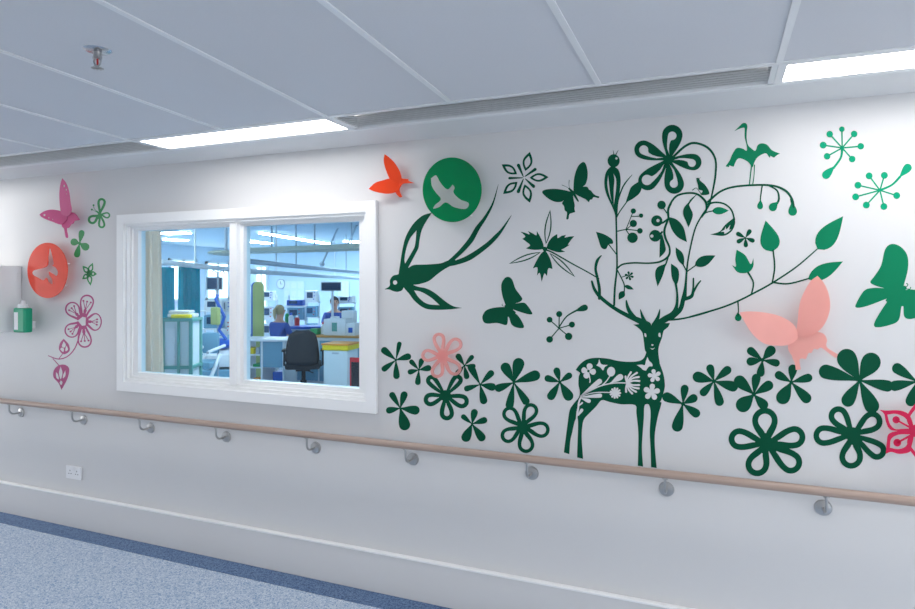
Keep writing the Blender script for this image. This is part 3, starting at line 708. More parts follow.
# ---- birds in the branches
root = thing('bird_decal', D6, (100, 300), 'slim upright green bird silhouette with two-feather crest at the top of the tallest stem', 'bird decal')
LAY[0] = 4
cut('bird_head', [([circ(D6, 104, 82, 46, 50)], [circ(D6, 125, 64, 9)]), stroke(D6, '108,45,8 104,25,6 100,2,2'), stroke(D6, '116,45,8 126,25,6 140,0,2')], GR, root)
cut('bird_body', [([G(D6, '95,125 140,150 157,220 152,300 138,400 124,525* 100,450 50,340 33,260 42,180 68,138')], [G(D6, '62,190* 56,260 70,340 108,440* 92,400 78,340 70,270'), G(D6, '102,180* 122,220 122,300 105,420* 104,300 110,230')])], GR, root)
root = thing('bird_decal', D6, (790, 340), 'tiny perched green bird silhouette on the arching stem', 'bird decal')
LAY[0] = 6
cut('bird_body', [G(D6, '732,215* 750,212 765,235 800,265 828,310 828,338 768,341 782,312 752,300 746,265 738,240')], GR, root)
cut('beak', [stroke(D6, '750,225,5 765,208,2')], GR, root); cut('claw', [stroke(D6, '770,335,5 735,290,4 705,305,7')], GR, root)
root = thing('crane_decal', B5, (370, 455), 'green crane silhouette with spread wings standing on the arching stem', 'bird decal')
LAY[0] = 0
cut('crane_body', [G(B5, '270,129* 303,97 322,80 342,82 350,100 346,130 345,170 352,210 372,232 398,248 412,215 437,203 470,212 500,245 549,266* 530,275 512,291* 490,280 485,290 465,265 440,270 410,290 392,320 380,350 362,325 345,310 310,295 288,300 272,330 265,345 240,338 238,347 216,343* 240,310 260,265 285,232 320,235 345,248 345,215 333,165 333,115 325,108 300,115')], M['green_partlit'], root)
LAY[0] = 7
cut('leg', [stroke(B5, '375,340,8 368,400,6 362,456,6')], M['green_partlit'], root); cut('leg', [stroke(B5, '393,335,7 390,400,5 382,456,6')], M['green_partlit'], root)
LAY[0] = 0

# ---- left of the window
lg = M['lgreen']
root = thing('butterfly_decal', D3, (370, 205), 'small green butterfly with white wing patches left of the window top', 'butterfly decal')
for (a, th) in (((370,205,382,122,44),12), ((365,212,310,250,48),12), ((372,208,424,216,34),8), ((372,208,382,282,38),10)): 
    cut('wing', [loop(D3, *a, th)], lg, root)
LAY[0] = 2; cut('butterfly_body', [stroke(D3, '350,190,4 368,208,14 360,232,5')], lg, root)
cut('antenna', [stroke(D3, '352,192,2 340,178,2 336,165,2'), circ(D3, 336, 160, 5)], lg, root); cut('antenna', [stroke(D3, '350,195,2 338,188,2 330,184,2'), circ(D3, 327, 183, 5)], lg, root); LAY[0] = 0
flower(D3, (262,362), [(276,292,30),(215,350,38),(311,390,40),(245,436,32)], 'bright green four petal flower under the pink acrylic butterfly', m=lg, group=None)
root = thing('flower_decal', D3, (312, 522), 'small light green outlined flower left of the window beside the coral disc', 'flower decal')
for a in ((310,518,278,480,28),(313,515,332,465,28),(318,522,354,524,28),(313,528,320,586,28),(308,526,276,552,26)): cut('outlined_leaf', [oleaf(D3, *a, 7, .7)], lg, root)
cut('flower_centre', [circ(D3, 312, 522, 12)], lg, root)
root = thing('blossom_decal', D1, (232, 225), 'purple outlined blossom on a curved stem with bud and leaf left of the window', 'flower decal')
pu = M['purple']
for i, (tx, ty, w_) in enumerate(((264,80,76),(336,230,98),(247,369,78),(142,300,80),(150,128,80))):
    LAY[0] = i
    ux, uy = tx - 232, ty - 225
    pt = cut('petal', [([petal(D1, 232 + ux * .16, 225 + uy * .16, tx, ty, w_, .42)], [petal(D1, 232 + ux * .3, 225 + uy * .3, tx - ux * .06, ty - uy * .06, w_ - 15, .35)])], pu, root)
    LAY[0] = 7
    cut('stamen', sum([[stroke(D1, f'{232+ux*.42},{225+uy*.42},3 {232+ux*.72+nx*uy*.13},{225+uy*.72-nx*ux*.13},3'), circ(D1, 232 + ux * .74 + nx * uy * .14, 225 + uy * .74 - nx * ux * .14, 5)] for nx in (-1, 0, 1)], []) + [petal(D1, 232 + ux * .2, 225 + uy * .2, 232 + ux * .46, 225 + uy * .46, 16)], pu, pt)
LAY[0] = 0
cut('stem', [stroke(D1, '212,310,6 190,370,6 150,415,6 100,430,6 45,412,4'), stroke(D1, '105,425,4 125,398,4'), stroke(D1, '70,428,4 108,470,5')], pu, root)
LAY[0] = 2
cut('bud', [([G(D1, '128,320* 155,350 160,385 130,404 104,380 108,345')], [G(D1, '128,332* 140,352 132,368 118,360'), G(D1, '118,368 130,374 126,392 110,378'), G(D1, '145,356* 152,378 138,388 138,370')])], pu, root)
cut('leaf', [([G(D1, '128,460 155,475 157,505 145,545 117,597* 100,560 74,530 74,495 95,468')], [G(D1, '112,470* 122,505 112,540 102,505'), G(D1, '138,490* 138,520 124,535 126,515'), G(D1, '86,500* 98,515 102,540 88,530'), G(D1, '112,546* 122,555 116,572 106,560')])], pu, root)
LAY[0] = 0

# ================================================================== acrylic shapes standing off the wall
def standoff(root, px, py, y0):
    bm = BM(); a = W(px, py, -y0); cyl(bm, (a.x, -y0 + .001, a.z), (a.x, -.0003, a.z), .006, seg=14)
    obj('standoff', bm, M['plastic'], root, True)
def tilt(base, rise, c, L):
    """sheet lifting away from the wall with distance from the body"""
    return lambda px, py: base + rise * min(1.2, math.hypot(px - c[0], py - c[1]) / L)
def acr(name, t, shapes, m, label, cat, y, parts=None, thick=.004): 
    p = W(*t(*parts)); 
    root = empty(name, (p.x, -y, p.z), label, cat); return root
# green disc
p = W(*A1(532, 500), -.07); root = empty('acrylic_disc', (p.x, -.07, p.z), 'round green acrylic disc with a flying bird cut out, above the swallow', 'disc')
cut('disc', [([circ(A1, 530, 303, 179, 197, 72)], [G(A1, '400,232* 432,215 460,260 500,300 532,270* 546,290 540,322 580,362 632,385 612,420 540,408 492,380 452,408 415,418 425,395 460,360 430,320 405,280')])], M['gdisc'], root, y=.07, thick=.005)
for q in ((430,175),(640,210),(440,440),(620,450)): standoff(root, *A1(*q), .066)
# coral disc
p = W(*D2(238, 548), -.06); root = empty('acrylic_disc', (p.x, -.06, p.z), 'round coral orange acrylic disc with a butterfly cut out, left of the window', 'disc')
cut('disc', [([circ(D2, 238, 308, 174, 241, 72)], [G(D2, '254,105* 243,180 236,265 180,290 112,310 106,342 150,370 200,395 228,372 246,410 282,428 276,380 254,348 250,318* 282,338 318,356 328,320 308,282 282,268 292,250 282,190 266,130')])], M['coral'], root, y=.06, thick=.005)
for q in ((130,190),(360,250),(130,440),(340,440)): standoff(root, *D2(*q), .056)
# wings of the butterflies lift away from the wall towards their tips
def wing_fun(t, c, tip, base, rise):
    a = t(*c); b = t(*tip); dx, dy = b[0] - a[0], b[1] - a[1]; L2 = dx * dx + dy * dy
    return lambda px, py: base + rise * max(-.1, ((px - a[0]) * dx + (py - a[1]) * dy) / L2)
# salmon butterfly
c = (430, 400); p = W(*C3(440, 605), -.05)
root = empty('acrylic_butterfly', (p.x, -.05, p.z), 'large salmon pink acrylic butterfly at the right of the deer', 'butterfly')
cut('wing', [G(C3, '108,290* 160,285 240,290 330,310 400,350 428,395 425,440 375,470 310,474 240,460 180,410 140,350')], M['salmon'], root, thick=.004, yfun=wing_fun(C3, c, (108,290), .045, .10))
cut('wing', [G(C3, '425,385* 430,340 440,250 460,190 500,120 540,88* 577,130 602,190 610,260 592,330 555,385 500,420 430,420')], M['salmon'], root, thick=.004, yfun=wing_fun(C3, c, (540,88), .045, .025))
cut('lower_wing', [G(C3, '400,420* 440,395 560,402 592,440 588,468 600,490 652,522* 640,542 595,510* 560,485 540,495 520,492 505,515 490,515 475,548 455,545 440,555 448,606* 420,609* 415,570 402,545 398,530 380,500 378,465')], M['salmon'], root, y=.040, thick=.004)
for q in ((450,440),(480,400)): standoff(root, *C3(*q), .037)
# orange butterfly
c = (190, 260); p = W(*A1(200, 350), -.04)
root = empty('acrylic_butterfly', (p.x, -.04, p.z), 'small bright orange acrylic butterfly between window corner and green disc', 'butterfly')
cut('wing', [G(A1, '119,86* 145,105 180,140 210,190 222,240 205,265 160,250 130,190 114,130')], M['orange'], root, thick=.004, yfun=wing_fun(A1, c, (119,86), .04, .05))
cut('wing', [G(A1, '22,298* 60,262 110,245 155,235 205,255 205,300 185,318 130,327 60,315')], M['orange'], root, thick=.004, yfun=wing_fun(A1, c, (22,298), .04, .05))
cut('lower_wing', [G(A1, '170,265* 205,235 262,238* 268,250 300,262* 235,265 215,285 210,310 225,345* 210,348 185,318')], M['orange'], root, y=.036, thick=.004)
standoff(root, *A1(195, 262), .033)
# pink butterfly
c = (195, 225); p = W(*D3(195, 328), -.05)
root = empty('acrylic_butterfly', (p.x, -.05, p.z), 'magenta pink acrylic butterfly at the upper left near the ceiling', 'butterfly')
cut('wing', [([G(D3, '170,18* 190,45 205,90 213,150 218,185 205,215 172,215 162,190 157,150 155,100 160,50')], [circ(D3, 179, 58, 5, 7), circ(D3, 190, 78, 4, 6), circ(D3, 193, 100, 3)])], M['pink'], root, thick=.004, yfun=wing_fun(D3, c, (170,18), .05, .06))
cut('wing', [([G(D3, '50,208* 75,192 110,183 150,188 190,205 195,235 165,262 120,248 85,235 60,222')], [circ(D3, 75, 212, 7, 5), circ(D3, 98, 226, 4), circ(D3, 118, 234, 3)])], M['pink'], root, thick=.004, yfun=wing_fun(D3, c, (50,208), .05, .03))
cut('lower_wing', [G(D3, '165,215* 190,195 235,203 262,238* 235,243 228,256 215,262 205,278 193,285 200,328 188,328 180,285 168,270')], M['pink'], root, y=.046, thick=.004)
standoff(root, *D3(195, 235), .043)
# peach flower
root = empty('acrylic_flower', W(*A3(585, 275), -.045), 'translucent peach acrylic flower with open petals over the green flowers', 'flower')
for i, (tx, ty, w_) in enumerate(((553,98,96),(728,152,104),(428,268,98),(535,440,100),(718,408,108))):
    cut('petal', [loop(A3, 585, 275, tx, ty, w_, 23)], M['salmon2'], root, y=.045 + i * .0001, thick=.004)
cut('flower_centre', [circ(A3, 588, 275, 42)], M['salmon2'], root, y=.0456, thick=.004); standoff(root, *A3(588, 275), .041)
# pink flower at the right edge
root = empty('acrylic_flower', W(*D5(385, 310), -.05), 'bright pink acrylic flower with pointed petals and dots, cut by the right edge', 'flower')
for i, (out_, hole, dot, base) in enumerate((
    ('112,152* 165,158 240,156 300,166 345,200 372,300 330,318 250,312 190,300 160,240 148,185', '170,188* 235,182 300,208 332,250 336,296* 285,298 230,298 190,258', (238,228,27), (352,290)),
    ('160,485* 168,400 180,340 235,316 300,312 372,318 352,440 335,475 262,487 200,472', '190,440* 200,372 260,340 345,338* 325,410 300,440 250,452', (247,402,29), (355,345)))):
    r = out_; cut('petal', [([G(D5, out_)], [G(D5, hole)])], M['rose'], root, y=.05 + i * .0001, thick=.004)
    cut('dot', [circ(D5, *dot), stroke(D5, f'{dot[0]},{dot[1]},12 {base[0]},{base[1]},16')], M['rose'], root, y=.0503, thick=.004)
for i, (tx, ty, w_) in enumerate(((385,105,130),(630,170,150),(620,470,150),(390,520,130))):
    cut('petal', [oleaf(D5, 385, 310, tx, ty, w_, 20)], M['rose'], root, y=.0505 + i * .0001, thick=.004)
cut('flower_centre', [circ(D5, 392, 312, 48)], M['rose'], root, y=.0512, thick=.004); standoff(root, *D5(392, 312), .046)

# ================================================================== the ward behind the window
WX0, WX1, WY1, WZ = -14.6, 1.5, 13.2, 2.75
Mw = dict(
 wall=mat('ward_wall', (.56, .68, .78), .6, noise=.02, nscale=2),
 ceil=mat('ward_ceiling', (.64, .69, .72), .7, noise=.02, nscale=3),
 floor=mat('ward_floor', (.25, .42, .60), .25, noise=.05, nscale=4),
 curt=fabric('grey_curtain', (.86, .76, .66), .4),
 teal=fabric('teal_curtain', hexc(0, 190, 205), .5),
 tframe=mat('green_enamel', hexc(92, 160, 152), .45, noise=.03),
 panel=mat('pale_panel', (.70, .77, .78), .5, noise=.03),
 white=mat('ward_white', (.78, .80, .82), .4, noise=.02),
 grey=mat('ward_grey', (.42, .47, .52), .5, noise=.03),
 black=mat('black_upholstery', (.012, .014, .02), .7, noise=.1, nscale=80, bump=.2),
 screen=mat('dark_screen', (.03, .07, .14), .15, noise=.05),
 yellow=mat('yellow_plastic', hexc(245, 215, 30), .4, noise=.02),
 orange=mat('orange_plastic', hexc(232, 150, 50), .45, noise=.03),
 red=mat('red_plastic', hexc(205, 40, 50), .45, noise=.03),
 blue=mat('blue_plastic', hexc(20, 90, 190), .4, noise=.03),
 navy=mat('navy_scrubs', hexc(60, 90, 165), .9, noise=.08, nscale=30, bump=.1),
 skin=mat('skin', hexc(215, 160, 135), .5, noise=.03),
 blonde=mat('blonde_hair', hexc(190, 170, 130), .8, noise=.15, nscale=60),
 dhair=mat('dark_hair', hexc(35, 28, 28), .7, noise=.15, nscale=60),
 olive=mat('pale_green_board', hexc(178, 190, 120), .5, noise=.04),
 green=mat('ward_green', hexc(20, 150, 90), .5, noise=.03),
 bluegrey=mat('blue_grey_vinyl', hexc(110, 160, 185), .5, noise=.03),
 wood=mat('ward_wood', hexc(205, 150, 80), .45, noise=.06, nscale=12),
 beam=mat('beige_beam', (.58, .60, .50), .5, noise=.03),
 bright=mat('glossy_white_track', (.93, .93, .93), .3, noise=.01),
 rail=mat('steel_track', (.35, .40, .46), .35, .6, noise=.03),
 wl=emitter('ward_lamp', (.90, .96, 1), WARD * 1.6),
 wwin=emitter('daylight_beyond', (.85, .94, 1), 3.2),
)
stw = lambda n, *a, **k: B(n, *a, kind='structure', **k)
stw('floor_ward', WX0, WX1, .13, WY1, -.1, 0, Mw['floor'])
stw('ceiling_ward', WX0, WX1, .13, WY1, WZ, WZ + .1, Mw['ceil'])
stw('wall_back', WX0, WX1, WY1, WY1 + .1, 0, WZ, Mw['wall'])
stw('wall_ward_left', WX0 - .1, WX0, .13, WY1, 0, WZ, Mw['wall'])
stw('wall_ward_right', WX1, WX1 + .1, .13, WY1, 0, WZ, Mw['wall'])
# strip of ward side plaster above the corridor ceiling height
stw('wall_ward_front', WX0, WX1, .131, .16, ZC, WZ, Mw['wall'])
# ward windows: on the back wall and the left wall
def ward_window(n, x0, x1, y0, y1, z0, z1):
    root = empty('window_%d' % n, ((x0 + x1) / 2, (y0 + y1) / 2, z0), None, None); root['kind'] = 'structure'
    bm = BM()
    if y1 - y0 < .2:
        ring_xz(bm, (x0, x1, z0, z1), (x0 + .07, x1 - .07, z0 + .07, z1 - .07), y0, y1)
        box(bm, (x0 + x1) / 2 - .03, (x0 + x1) / 2 + .03, y0, y1, z0 + .07, z1 - .07)
        obj('window_frame', bm, Mw['white'], root); B('glowing_pane', x0 + .07, x1 - .07, y1 - .02, y1 - .01, z0 + .07, z1 - .07, Mw['wwin'], root)
    else:
        for q in ((y0, y0 + .07, z0, z1), (y1 - .07, y1, z0, z1), ((y0 + y1) / 2 - .03, (y0 + y1) / 2 + .03, z0, z1), (y0, y1, z0, z0 + .07), (y0, y1, z1 - .07, z1)): box(bm, x0, x1, *q)
        obj('window_frame', bm, Mw['white'], root); B('glowing_pane', x0 + .01, x0 + .02, y0 + .07, y1 - .07, z0 + .07, z1 - .07, Mw['wwin'], root)
a = D(262, 0, 21.5); 
def at_back(px):   # X on the back wall under pixel column
    return W(px, 283, WY1).x
ward_window(2, at_back(256), at_back(268.5), WY1 - .06, WY1, .25, 2.2)
def at_left(px):   # Y on the left ward wall under pixel column
    u = (px - CX) / FP; dx, dy = u * C_ - S_, C_ + u * S_
    return WX0 / dx * dy - CD
ward_window(3, WX0, WX0 + .06, at_left(168), at_left(196), 1.1, 2.35)
ward_window(4, WX0, WX0 + .06, at_left(205), at_left(228), 1.1, 2.3)
# light blue notice panels on the back wall
for px0, px1, py0, py1, lb in ((284, 304, 281, 306, 'pale blue notice panel on the ward back wall, left one'), (338, 349, 281, 300, 'pale blue notice panel on the ward back wall, right one')):
    a, b = W(px0, py1, WY1 - .02), W(px1, py0, WY1 - .02)
    root = empty('notice_board', (a.x, WY1, a.z), lb, 'notice board')
    B('board', a.x, b.x, WY1 - .03, WY1 - .001, a.z, b.z, Mw['panel'], root)
    bm = BM(); 
    for i in range(3):
        for j in range(3):
            ww, hh = (b.x - a.x) / 3, (b.z - a.z) / 3
            box(bm, a.x + i * ww + .04, a.x + (i + 1) * ww - .04, WY1 - .034, WY1 - .03, a.z + j * hh + .04, a.z + (j + 1) * hh - .04)
    obj('pinned_paper', bm, Mw['white'], root)
# ward lamps: long linear fittings
def ceilpt(px, py, h=WZ): return D(px, py, (h - CH) * FP / (HOR - py))
def wlamp(a, b, wd, lab):
    a, b = Vector(a), Vector(b); d = (b - a).normalized(); n = Vector((-d.y, d.x, 0)) * wd / 2
    def slab_(bm, n, z0, z1):
        vs = [bm.verts.new((p.x, p.y, z)) for z in (z0, z1) for p in (a - n, b - n, b + n, a + n)]
        for f in ((0, 1, 2, 3), (4, 5, 6, 7), (0, 1, 5, 4), (1, 2, 6, 5), (2, 3, 7, 6), (3, 0, 4, 7)): bm.faces.new([vs[i] for i in f])
    root = empty('ward_light', ((a.x + b.x) / 2, (a.y + b.y) / 2, WZ), lab, 'ceiling light', 'linear ceiling lights in the ward')
    bm = BM(); slab_(bm, n * 1.3, WZ - .03, WZ - .001); obj('light_housing', bm, Mw['white'], root)
    bm = BM(); slab_(bm, n, WZ - .05, WZ - .0305); obj('diffuser', bm, Mw['wl'], root)
wlamp(ceilpt(262, 231.5), ceilpt(328, 242.5), .16, 'long linear ward ceiling light running across the top of the right window pane')
wlamp(ceilpt(348, 240), ceilpt(358, 241), .3, 'short ward ceiling light at the right end of the right pane')
wlamp(ceilpt(163, 232), ceilpt(186, 231), .3, 'ward ceiling light at the top of the left pane')
wlamp(ceilpt(250, 240), ceilpt(268, 242), .3, 'far ward ceiling light left in the right pane')
wlamp(ceilpt(165, 238), ceilpt(186, 239), .3, 'far ward ceiling light above the teal curtains')
for x, y in ((-3.5, 2.0), (-7.5, 2.2), (-1, 5.5), (-5.2, 9.5), (-11.5, 2.5)):
    wlamp((x - .7, y, 0), (x + .7, y, 0), .25, 'ward ceiling light outside the view through the window')
# suspended tracks and beams
def bar(name, a, b, r, m, label, cat, group=None, rods=()):
    root = empty(name, (Vector(a) + Vector(b)) / 2, label, cat, group)
    bm = BM(); cyl(bm, a, b, r, seg=16); obj('track', bm, m, root, True)
    for p in rods:
        bm = BM(); cyl(bm, p, (p[0], p[1], WZ - .001), .012, seg=10); obj('drop_rod', bm, m, root, True)
    return root
def lerp(a, b, t): return a + (b - a) * t
a, b = D(246, 261, 8), D(366, 273.5, 17.2); bar('curtain_track', a, b, .035, Mw['rail'], 'dark grey curtain track across the right pane', 'curtain track', 'ceiling-hung tracks in the ward', [lerp(a, b, .25), lerp(a, b, .7)])
a, b = D(246, 271, 9.5), D(366, 279, 18); bar('curtain_track', a, b, .04, Mw['white'], 'white curtain track just below the dark one', 'curtain track', 'ceiling-hung tracks in the ward', [lerp(a, b, .15), lerp(a, b, .6)])
a, b = D(160, 262, 7.8), D(234, 270, 9.5); bar('curtain_track', a, b, .035, Mw['bright'], 'white curtain track carrying the teal curtains', 'curtain track', 'ceiling-hung tracks in the ward', [D(195, 265.8, 8.5)])
tteal = (a, b)
a, b = D(246, 251, 11), D(366, 247, 9); bm = BM(); root = empty('equipment_beam', (a + b) / 2, 'pale olive overhead equipment beam across the right pane', 'beam')
cyl(bm, a, b, .055, seg=4); obj('beam', bm, Mw['beam'], root)
for q in (.25, .62, .9):
    p = lerp(a, b, q); bm = BM(); cyl(bm, p, (p.x, p.y, WZ - .001), .014, seg=10); obj('drop_rod', bm, Mw['rail'], root, True)
# slanting support arms
for (p, q, lb) in (((338, 228), (322, 264), 'slanting ceiling support arm in the right pane'), ((357, 225), (347, 246), 'slanting ceiling support arm near the right edge of the pane')):
    za = (WZ - CH) * FP / (HOR - p[1]); a = D(*p, za); b = D(*q, za + 1)
    root = empty('support_arm', a, lb, 'support arm'); bm = BM(); cyl(bm, a, b, .022, seg=10); obj('arm', bm, Mw['grey'], root, True)
    bm = BM(); ball(bm, b, .06); obj('joint', bm, Mw['grey'], root, True)
# surgical lamp arm (left pane)
c = D(226, 253, 8.6)
root = empty('examination_lamp', c, 'flat olive grey examination lamp hanging from the ceiling in the left pane', 'lamp')
bm = BM(); ball(bm, c, .24, (1, 1, .16), 28); obj('lamp_head', bm, Mw['beam'], root, True)
bm = BM(); cyl(bm, c, (c.x, c.y, WZ - .001), .02, seg=12); obj('drop_pole', bm, Mw['rail'], root, True)

# draped curtains
def drape(name, a, b, z0, z1, m, label, folds, amp, pinch=0.0, group=None):
    """a,b: (x,y) ends; narrower at the top by pinch"""
    a, b = Vector((a[0], a[1], 0)), Vector((b[0], b[1], 0)); d = b - a; n = Vector((-d.y, d.x, 0)).normalized(); N = folds * 10; R = 16
    bm = BM(); rows = []
    for j in range(R + 1):
        v = j / R; row = []
        for i in range(N + 1):
            u = i / N; uu = u * (1 - pinch * v)
            ph = u * folds * 2 * math.pi + .5 * math.sin(3 * u + v * 1.5)
            p = a + d * uu + n * amp * (.6 + .4 * (1 - v)) * math.sin(ph) * (1 + .3 * math.sin(7 * u))
            row.append(bm.verts.new((p.x, p.y, z0 + (z1 - z0) * v)))
        rows.append(row)
    for r0, r1 in zip(rows, rows[1:]):
        for i in range(N): bm.faces.new((r0[i], r0[i + 1], r1[i + 1], r1[i]))
    bmesh.ops.solidify(bm, geom=bm.faces[:], thickness=.006)
    o = obj(name, bm, m, None, 'all'); tag(o, label, 'curtain', group); return o
a, b = W(134, 378, .26), W(166.5, 378, .34)
drape('curtain', (a.x, .26), (b.x, .34), .01, WZ - .002, Mw['curt'], 'long grey curtain hanging behind the left edge of the window', 4, .03, .2)
zt = 1.83
for p0, p1, z, lb in ((156, 173, 8.1, 'teal curtain, darker left one behind the grey curtain'), (179, 199, 8.5, 'teal curtain above the green cabinet, right one')):
    a, b = D(p0, 300, z), D(p1, 300, z + .3)
    drape('curtain', (a.x, a.y), (b.x, b.y), .02, D(190, 267, z + .1).z, Mw['teal'], lb, 5, .045, 0, 'teal cubicle curtains')

# general placed box in the ward facing the camera line of sight; local axes along the walls
def wb(px0, px1, py_top, py_bot, z):   # returns x0,x1,y,ztop,zbot near depth z
    a = D(px0, py_bot, z); b = D(px1, py_top, z)
    m = (a + b) / 2
    half = abs(px1 - px0) / FP * z / 2
    return m.x - half, m.x + half, m.y, b.z, a.z

def rbox(bm, cx, cy, sx, sy, z0, z1, rot=0, bev=0, dx=0, dy=0):
    c, s = math.cos(rot), math.sin(rot); X, Y = cx + dx * c - dy * s, cy + dx * s + dy * c
    return box(bm, X - sx / 2, X + sx / 2, Y - sy / 2, Y + sy / 2, z0, z1, bev, rot, (X, Y, 0))
# green framed storage cabinet
def cabinet():
    z = 6.1; c = D(182, 318, z); rot = math.radians(26); w_, d_, h = .27, .27, 1.30; cx, cy = c.x, c.y
    root = empty('storage_cabinet', (cx, cy, 0), 'green framed pale storage cabinet topped with folded linen', 'cabinet')
    bm = BM(); rbox(bm, cx, cy, w_ - .02, d_ - .02, .1, h - .02, rot); obj('cabinet_body', bm, Mw['panel'], root)
    bm = BM()
    for sx in (-1, 1):
        for sy in (-1, 1): rbox(bm, cx, cy, .03, .03, .05, h, rot, 0, sx * (w_ / 2 - .005), sy * (d_ / 2 - .005))
    for zz_ in (.1, .62, .82, h - .03):
        for s in (-1, 1): rbox(bm, cx, cy, w_ + .02, .028, zz_, zz_ + .03, rot, 0, 0, s * (d_ / 2)); rbox(bm, cx, cy, .028, d_ + .02, zz_, zz_ + .03, rot, 0, s * (w_ / 2), 0)
    rbox(bm, cx, cy, .02, .02, .1, h - .02, rot, 0, .02, -(d_ / 2 + .005))
    obj('cabinet_frame', bm, Mw['tframe'], root)
    for k in range(9):
        bm = BM(); rbox(bm, cx, cy, .012, d_ - .06, .16 + k * .12, .16 + k * .12 + .09, rot, .002, -(w_ / 2 + .006), 0); obj('drawer', bm, Mw['grey'], root)
    bm = BM(); rbox(bm, cx, cy, .08, .004, .86, 1.2, rot, 0, -.055, -(d_ / 2 - .004)); obj('notice_sheet', bm, Mw['white'], root)
    for sx in (-1, 1):
        for sy in (-1, 1): bm = BM(); rbox(bm, cx, cy, .04, .04, .0, .06, rot, .01, sx * .11, sy * .11); obj('castor', bm, Mw['grey'], root)
    return cx, cy, h, rot
cx, cy, h, rot = cabinet()
bm = BM(); rbox(bm, cx, cy, .25, .16, h + .001, h + .04, rot, .015, -.005, .05); rbox(bm, cx, cy, .2, .15, h + .041, h + .07, rot, .012, -.02, .05)
tag(obj('folded_linen', bm, Mw['white'], None, True), 'folded white linen on top of the green cabinet', 'linen')
bm = BM(); rbox(bm, cx, cy, .18, .07, h + .001, h + .035, rot, .012, .03, -.09)
tag(obj('yellow_packet', bm, Mw['yellow'], None, True), 'yellow packet lying on the front edge of the green cabinet', 'packet')

def screen(px, py, z, w_, h_, rot, label, pole_to=0.0, mat_=None, tiltx=0):
    c = D(px, py, z); root = empty('monitor', (c.x, c.y, pole_to), label, 'monitor')
    bm = BM(); vs = rbox(bm, c.x, c.y, w_, .05, c.z - h_ / 2, c.z + h_ / 2, rot, .008)
    obj('monitor_case', bm, Mw['grey'], root)
    bm = BM(); rbox(bm, c.x, c.y, w_ - .04, .006, c.z - h_ / 2 + .02, c.z + h_ / 2 - .02, rot, 0, 0, -.029); obj('screen', bm, Mw['screen'], root)
    bm = BM(); cyl(bm, (c.x, c.y + .05, pole_to), (c.x, c.y + .05, c.z), .025, seg=14); obj('pole', bm, Mw['white'], root, True)
    if pole_to < .05:
        bm = BM()
        for k in range(5):
            a = k * 2 * math.pi / 5; tube(bm, [(c.x, c.y + .05, .08), (c.x + .13 * math.cos(a), c.y + .05 + .13 * math.sin(a), .05)], .02, 8)
        obj('foot', bm, Mw['grey'], root, True)
    return c
screen(214.5, 283.5, 9.6, .24, .20, math.radians(38), 'dark monitor on top of the trolley at the right of the left pane', 1.3805)
# stacked equipment tower beneath it
def tower(px, z, w_, levels, label, rot=.6, top=1.36):
    c = D(px, 300, z); root = empty('equipment_trolley', (c.x, c.y, 0), label, 'equipment trolley')
    bm = BM()
    for sx in (-1, 1): rbox(bm, c.x, c.y, .03, .03, 0, top, rot, 0, sx * w_ / 2, .1); rbox(bm, c.x, c.y, .03, .03, 0, .25, rot, 0, sx * w_ / 2, -.12)
    for q in levels: rbox(bm, c.x, c.y, w_ + .06, .32, q[0] - .02, q[0], rot)
    obj('trolley_frame', bm, Mw['white'], root)
    for i, q in enumerate(levels):
        bm = BM(); rbox(bm, c.x, c.y, w_ * q[2], .24, q[0] + .001, q[0] + q[1], rot, .012); d = obj('device', bm, Mw[q[3]], root)
        bm = BM(); rbox(bm, c.x, c.y, w_ * q[2] * .5, .006, q[0] + q[1] * .35, q[0] + q[1] * .85, rot, 0, -w_ * .08, -.124); obj('display', bm, Mw['screen'], d)
        bm = BM()
        for k in range(3):
            rbox(bm, c.x, c.y, .025, .012, q[0] + q[1] * .2, q[0] + q[1] * .2 + .025, rot, .003, w_ * q[2] * .25 + .0 - k * .0, -.124) if k == 0 else rbox(bm, c.x, c.y, .025, .012, q[0] + q[1] * (.2 + .3 * k), q[0] + q[1] * (.2 + .3 * k) + .02, rot, .003, w_ * q[2] * .3, -.124)
        obj('knob', bm, Mw[('green', 'red', 'blue')[i % 3]], d)
    return c
tower(214.5, 9.6, .30, ((.25, .25, .9, 'grey'), (.6, .22, .8, 'white'), (.95, .2, .9, 'bluegrey'), (1.22, .16, .8, 'white')), 'white equipment trolley under the monitor in the left pane')
tower(224, 11.2, .34, ((.3, .25, .9, 'bluegrey'), (.75, .22, .85, 'white'), (1.1, .22, .9, 'white')), 'white equipment trolley behind the bed at the mullion')
# tubing, yellow green bag
c = D(218, 300, 7.25); root = empty('drip_stand', (c.x, c.y, 0), 'drip stand with blue tubing and yellow bag near the mullion', 'drip stand')
bm = BM(); cyl(bm, (c.x, c.y, .05), (c.x, c.y, 1.75), .012, seg=10); 
for s in (-1, 1): tube(bm, [(c.x, c.y, 1.75), (c.x + s * .07, c.y, 1.78), (c.x + s * .1, c.y, 1.74)], .008, 8)
obj('pole', bm, Mw['rail'], root, True)
bm = BM(); e = D(219, 320, 7.2); tube(bm, [(c.x, c.y, 1.5), (e.x - .05, e.y, 1.45), (e.x + .08, e.y, 1.25), (e.x, e.y, 1.1), (e.x + .1, e.y, 1.0)], .018, 10); obj('blue_tubing', bm, Mw['blue'], root, True)
bm = BM(); b = D(217, 322, 7.15); box(bm, b.x - .07, b.x + .03, b.y - .03, b.y + .03, 1.16, 1.36, .015); obj('yellow_bag', bm, Mw['olive'], root)
bm = BM()
for k in range(4): a = k * math.pi / 2; tube(bm, [(c.x, c.y, .07), (c.x + .13 * math.cos(a), c.y + .13 * math.sin(a), .04)], .014, 8)
obj('foot', bm, Mw['grey'], root, True)
